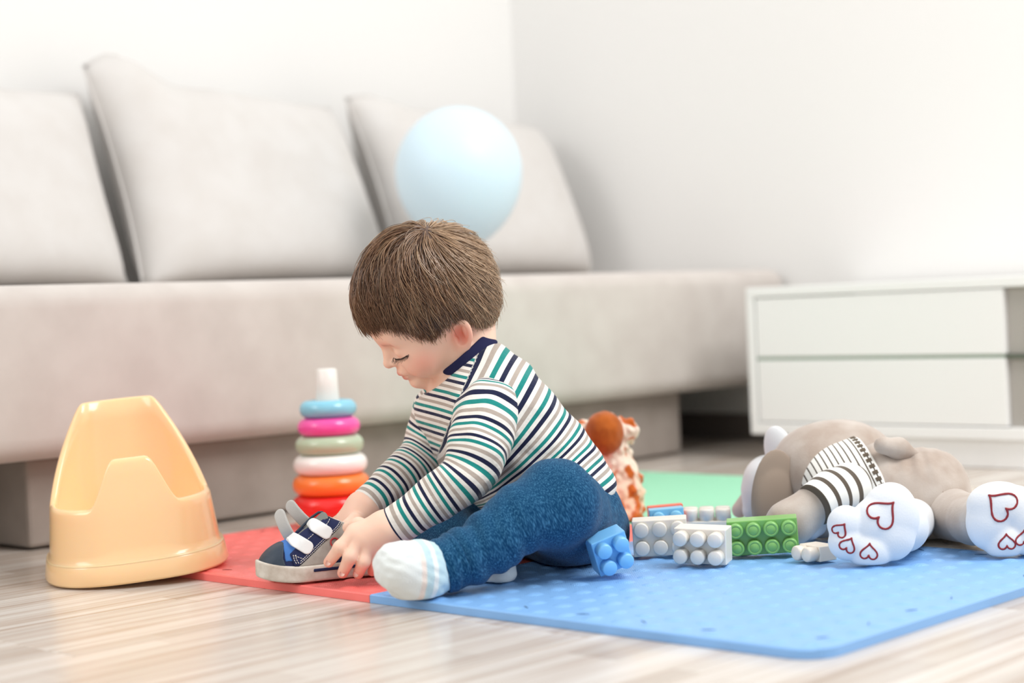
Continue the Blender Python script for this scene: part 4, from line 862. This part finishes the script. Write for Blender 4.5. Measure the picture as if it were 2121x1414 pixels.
    for p_, c in ((.40, W_), (.43, Cr), (.48, Cr), (.51, Bl), (.60, Bl), (.62, W_), (.68, W_), (.70, Bl), (.95, Bl)): e = cr.elements.new(p_); e.color = c
    nt.links.new(at.outputs['Fac'], rp.inputs[0]); nt.links.new(rp.outputs[0], b.inputs['Base Color']); nS = Noise(91, 500, 10)
    def sockN(P):
        d = cap(P, q(918, 1172, 1.888), q(876, 1182, 1.872), .0260, .0285); d = smin(d, cap(P, q(868, 1200, 1.870), q(828, 1172, 1.845), .0255, .0215), .02); d = smin(d, cap(P, q(862, 1172, 1.865), q(816, 1164, 1.845), .0255, .0185), .02)
        d = smin(d, cap(P, q(852, 1212, 1.862), q(822, 1185, 1.845), .0165, .0175), .018)
        return smax(d-.0005*nS(P), ZM+.0003-P[:, 2], .004)
    c = q(862, 1182, 1.866); me, V = surf('sock', sockN, c-.085, c+.085, .0016); x = (V-q(795, 1180, 1.84))@(q(925, 1165, 1.88)-q(795, 1180, 1.84)); x /= np.linalg.norm(q(925, 1165, 1.88)-q(795, 1180, 1.84))**2; fattr(me, 's', np.clip(x, 0, 1)); put('sock', me, M_sock, root)
    def sockF(P): return smax(cap(P, q(1000, 1172, 1.975), q(1038, 1184, 1.955), .024, .0185)-.0004*nS(P), ZM+.0003-P[:, 2], .003)
    c = q(1020, 1180, 1.96); me, V = surf('sock', sockF, c-.06, c+.06, .0018); fattr(me, 's', np.full(len(V), .2)); put('sock', me, M_sock, root)
    # ---- hair
    M_hair = mat('brown_hair', (1, 1, 1), .30, .7, attr='col'); cr_ = np.array([-.042/.080, .018/.069, .062/.074]); cr_ /= np.linalg.norm(cr_)
    hf, hu = [-.09, -.05, -.034, -.022, -.012, .0, .020, .034, .046, .060, .075, .10], [-.088, -.088, -.080, -.064, -.044, -.040, -.047, -.043, -.028, -.012, -.003, -.006]
    def hline(a, b): return np.interp(a, hf, hu)
    nH, nH2 = Noise(101, 130, 10), Noise(102, 300, 8)
    def capfn(P):
        L = headl(P); d = e2(L, (0, 0, 0), SK+.0055); d = np.maximum(d, -(e2(L, (0, 0, 0), SK-.004)))
        d = smin(d, e2(L, (-.011, 0, -.034), (.058, .057, .053)), .02)
        return smax(d-.0008*nH(P), hline(L[:, 0], L[:, 1]).astype(f4)+.004-L[:, 2], .006)
    me, V = surf('scalp_hair', capfn, HC-.12, HC+.12, .0018); L = (V-HC)@HR
    cols = np.array([srgb(98, 64, 42), srgb(126, 88, 60), srgb(60, 38, 26), srgb(158, 120, 88), srgb(196, 166, 134)])
    C = np.repeat(np.array(srgb(84, 58, 42))[None], len(V), 0); cattr(me, 'col', C); hair = put('hair', me, M_hair, root)
    t1 = np.cross(cr_, [0, 1, 0]); t1 /= np.linalg.norm(t1); t2 = np.cross(cr_, t1); g = np.random.default_rng(5); A1 = SK+.0045; A2, C2 = np.array([.059, .058, .054]), np.array([-.011, 0, -.034])
    N, n = 11000, 14; nrm = lambda x: x/np.maximum(np.linalg.norm(x, axis=-1, keepdims=True), 1e-12)
    def shell(d):
        r1 = 1/np.linalg.norm(d/A1, axis=-1); a = d/A2; b = C2/A2; aa = (a*a).sum(-1); ab = a@b; disc = ab*ab-aa*(b@b-1)
        r2 = np.where(disc > 0, (ab+np.sqrt(np.maximum(disc, 0)))/aa, 0); return np.maximum(r1, r2)+.0035*np.exp(-((r1-r2)/.006)**2)
    al0 = np.arccos(1-(g.random(N)**.9)*1.62)*.95; az = g.uniform(0, 2*math.pi, N); hsh = np.sin(np.floor(az*17/6.283)*12.99+np.floor(al0*5)*7.7)*43758.5453; hsh -= np.floor(hsh)
    clump = np.sin(az*19+al0*2)*.5+np.sin(az*43+1)*.35; ln = g.uniform(.5, 1.0, N)
    stop = np.where(g.random(N) < .72, np.abs(g.normal(0, .006, N)), -np.abs(g.normal(0, .005, N)))+.009*(hsh-.5)+.003*clump; lift = .001+g.random(N)*.0050+.0030*hsh; wild = (g.random(N) < .05)*1.; cv = g.normal(0, .10, N)
    t = np.linspace(0, 1, n)[None]; c1 = lambda x: x[:, None]
    al = c1(al0)+t*c1(ln); az2 = c1(az)+(.34+c1(cv))*t*t+.16*c1(clump)*t+.10*(c1(hsh)-.5)*t
    d = np.cos(al)[..., None]*cr_+np.sin(al)[..., None]*(np.cos(az2)[..., None]*t1+np.sin(az2)[..., None]*t2); bk = np.maximum(0, -d[..., 0]-.25)
    rad = shell(d)+c1(lift)*np.sin(np.minimum(1, t*1.5+.15)*math.pi*.5)+.0030*c1(clump)*np.sin(t*math.pi)+.012*bk*np.maximum(0, t-.4)*(1+c1(clump))+.006*t*t*c1(wild)
    p = d*rad[..., None]; ok = np.cumprod(p[..., 2] >= np.interp(p[..., 0], hf, hu)+c1(stop), axis=1).astype(bool); m = ok.sum(1); keep = m >= 4; p, m, clump, lift = p[keep], m[keep], clump[keep], lift[keep]; N = len(m)
    W3 = HC+p@HR.T; kk = np.arange(n)[None]; nxt = np.minimum(kk+1, c1(m)-1); prv = np.maximum(np.minimum(kk, c1(m)-1)-1, 0); ri = np.arange(N)[:, None]
    tg = nrm(W3[ri, nxt]-W3[ri, prv]+1e-9); sd = nrm(np.cross(tg, W3-HC)); nr = np.cross(sd, tg); rr = c1(g.uniform(.00040, .00080, N))*(1-.8*np.clip(kk/(c1(m)-1), 0, 1)**2.5)
    ring = np.stack([W3+(sd*math.cos(a)+nr*math.sin(a))*rr[..., None] for a in (0, 2.094, 4.189)], 2)
    dl = p[np.arange(N), m//2]; backness = np.clip(-dl[:, 0]/.07+.2*(dl[:, 2] > .04), 0, 1); front = np.clip((dl[:, 0]-.045)/.03, 0, 1)[:, None]; tone = g.random(N)[:, None]; pick = g.random(N)
    colr = cols[0]*(1-tone)+cols[1]*tone; colr[pick > .70] = cols[2]; colr[pick > .85] = cols[3]
    lite = np.clip(.06+.70*backness*(.35+.65*g.random(N))+.14*clump+.55*(g.random(N) < .09), 0, .95)[:, None]; colr = colr*(1-lite)+cols[4]*lite; colr = colr*(1-.35*front)+np.array(srgb(138, 88, 50))*.35*front  # highlight at back and top put into strand colour, plus random fair strands
    vid = np.cumsum(np.repeat((kk < c1(m))[..., None], 3, 2).ravel()).reshape(N, n, 3)-1; val = kk < c1(m); vs = ring[val].reshape(-1, 3); cs = np.repeat(np.repeat(colr[:, None], n, 1)[val], 3, 0)
    sg = (kk[:, :-1] < c1(m)-1); fs = np.concatenate([np.stack([vid[:, :-1, a], vid[:, :-1, (a+1) % 3], vid[:, 1:, (a+1) % 3], vid[:, 1:, a]], -1)[sg] for a in range(3)])
    me = fastmesh('strands', np.array(vs), np.array(fs)); me.shade_smooth(); cattr(me, 'col', np.array(cs)); o = put('strands', me, M_hair, hair); o['kind'] = 'stuff'
child()
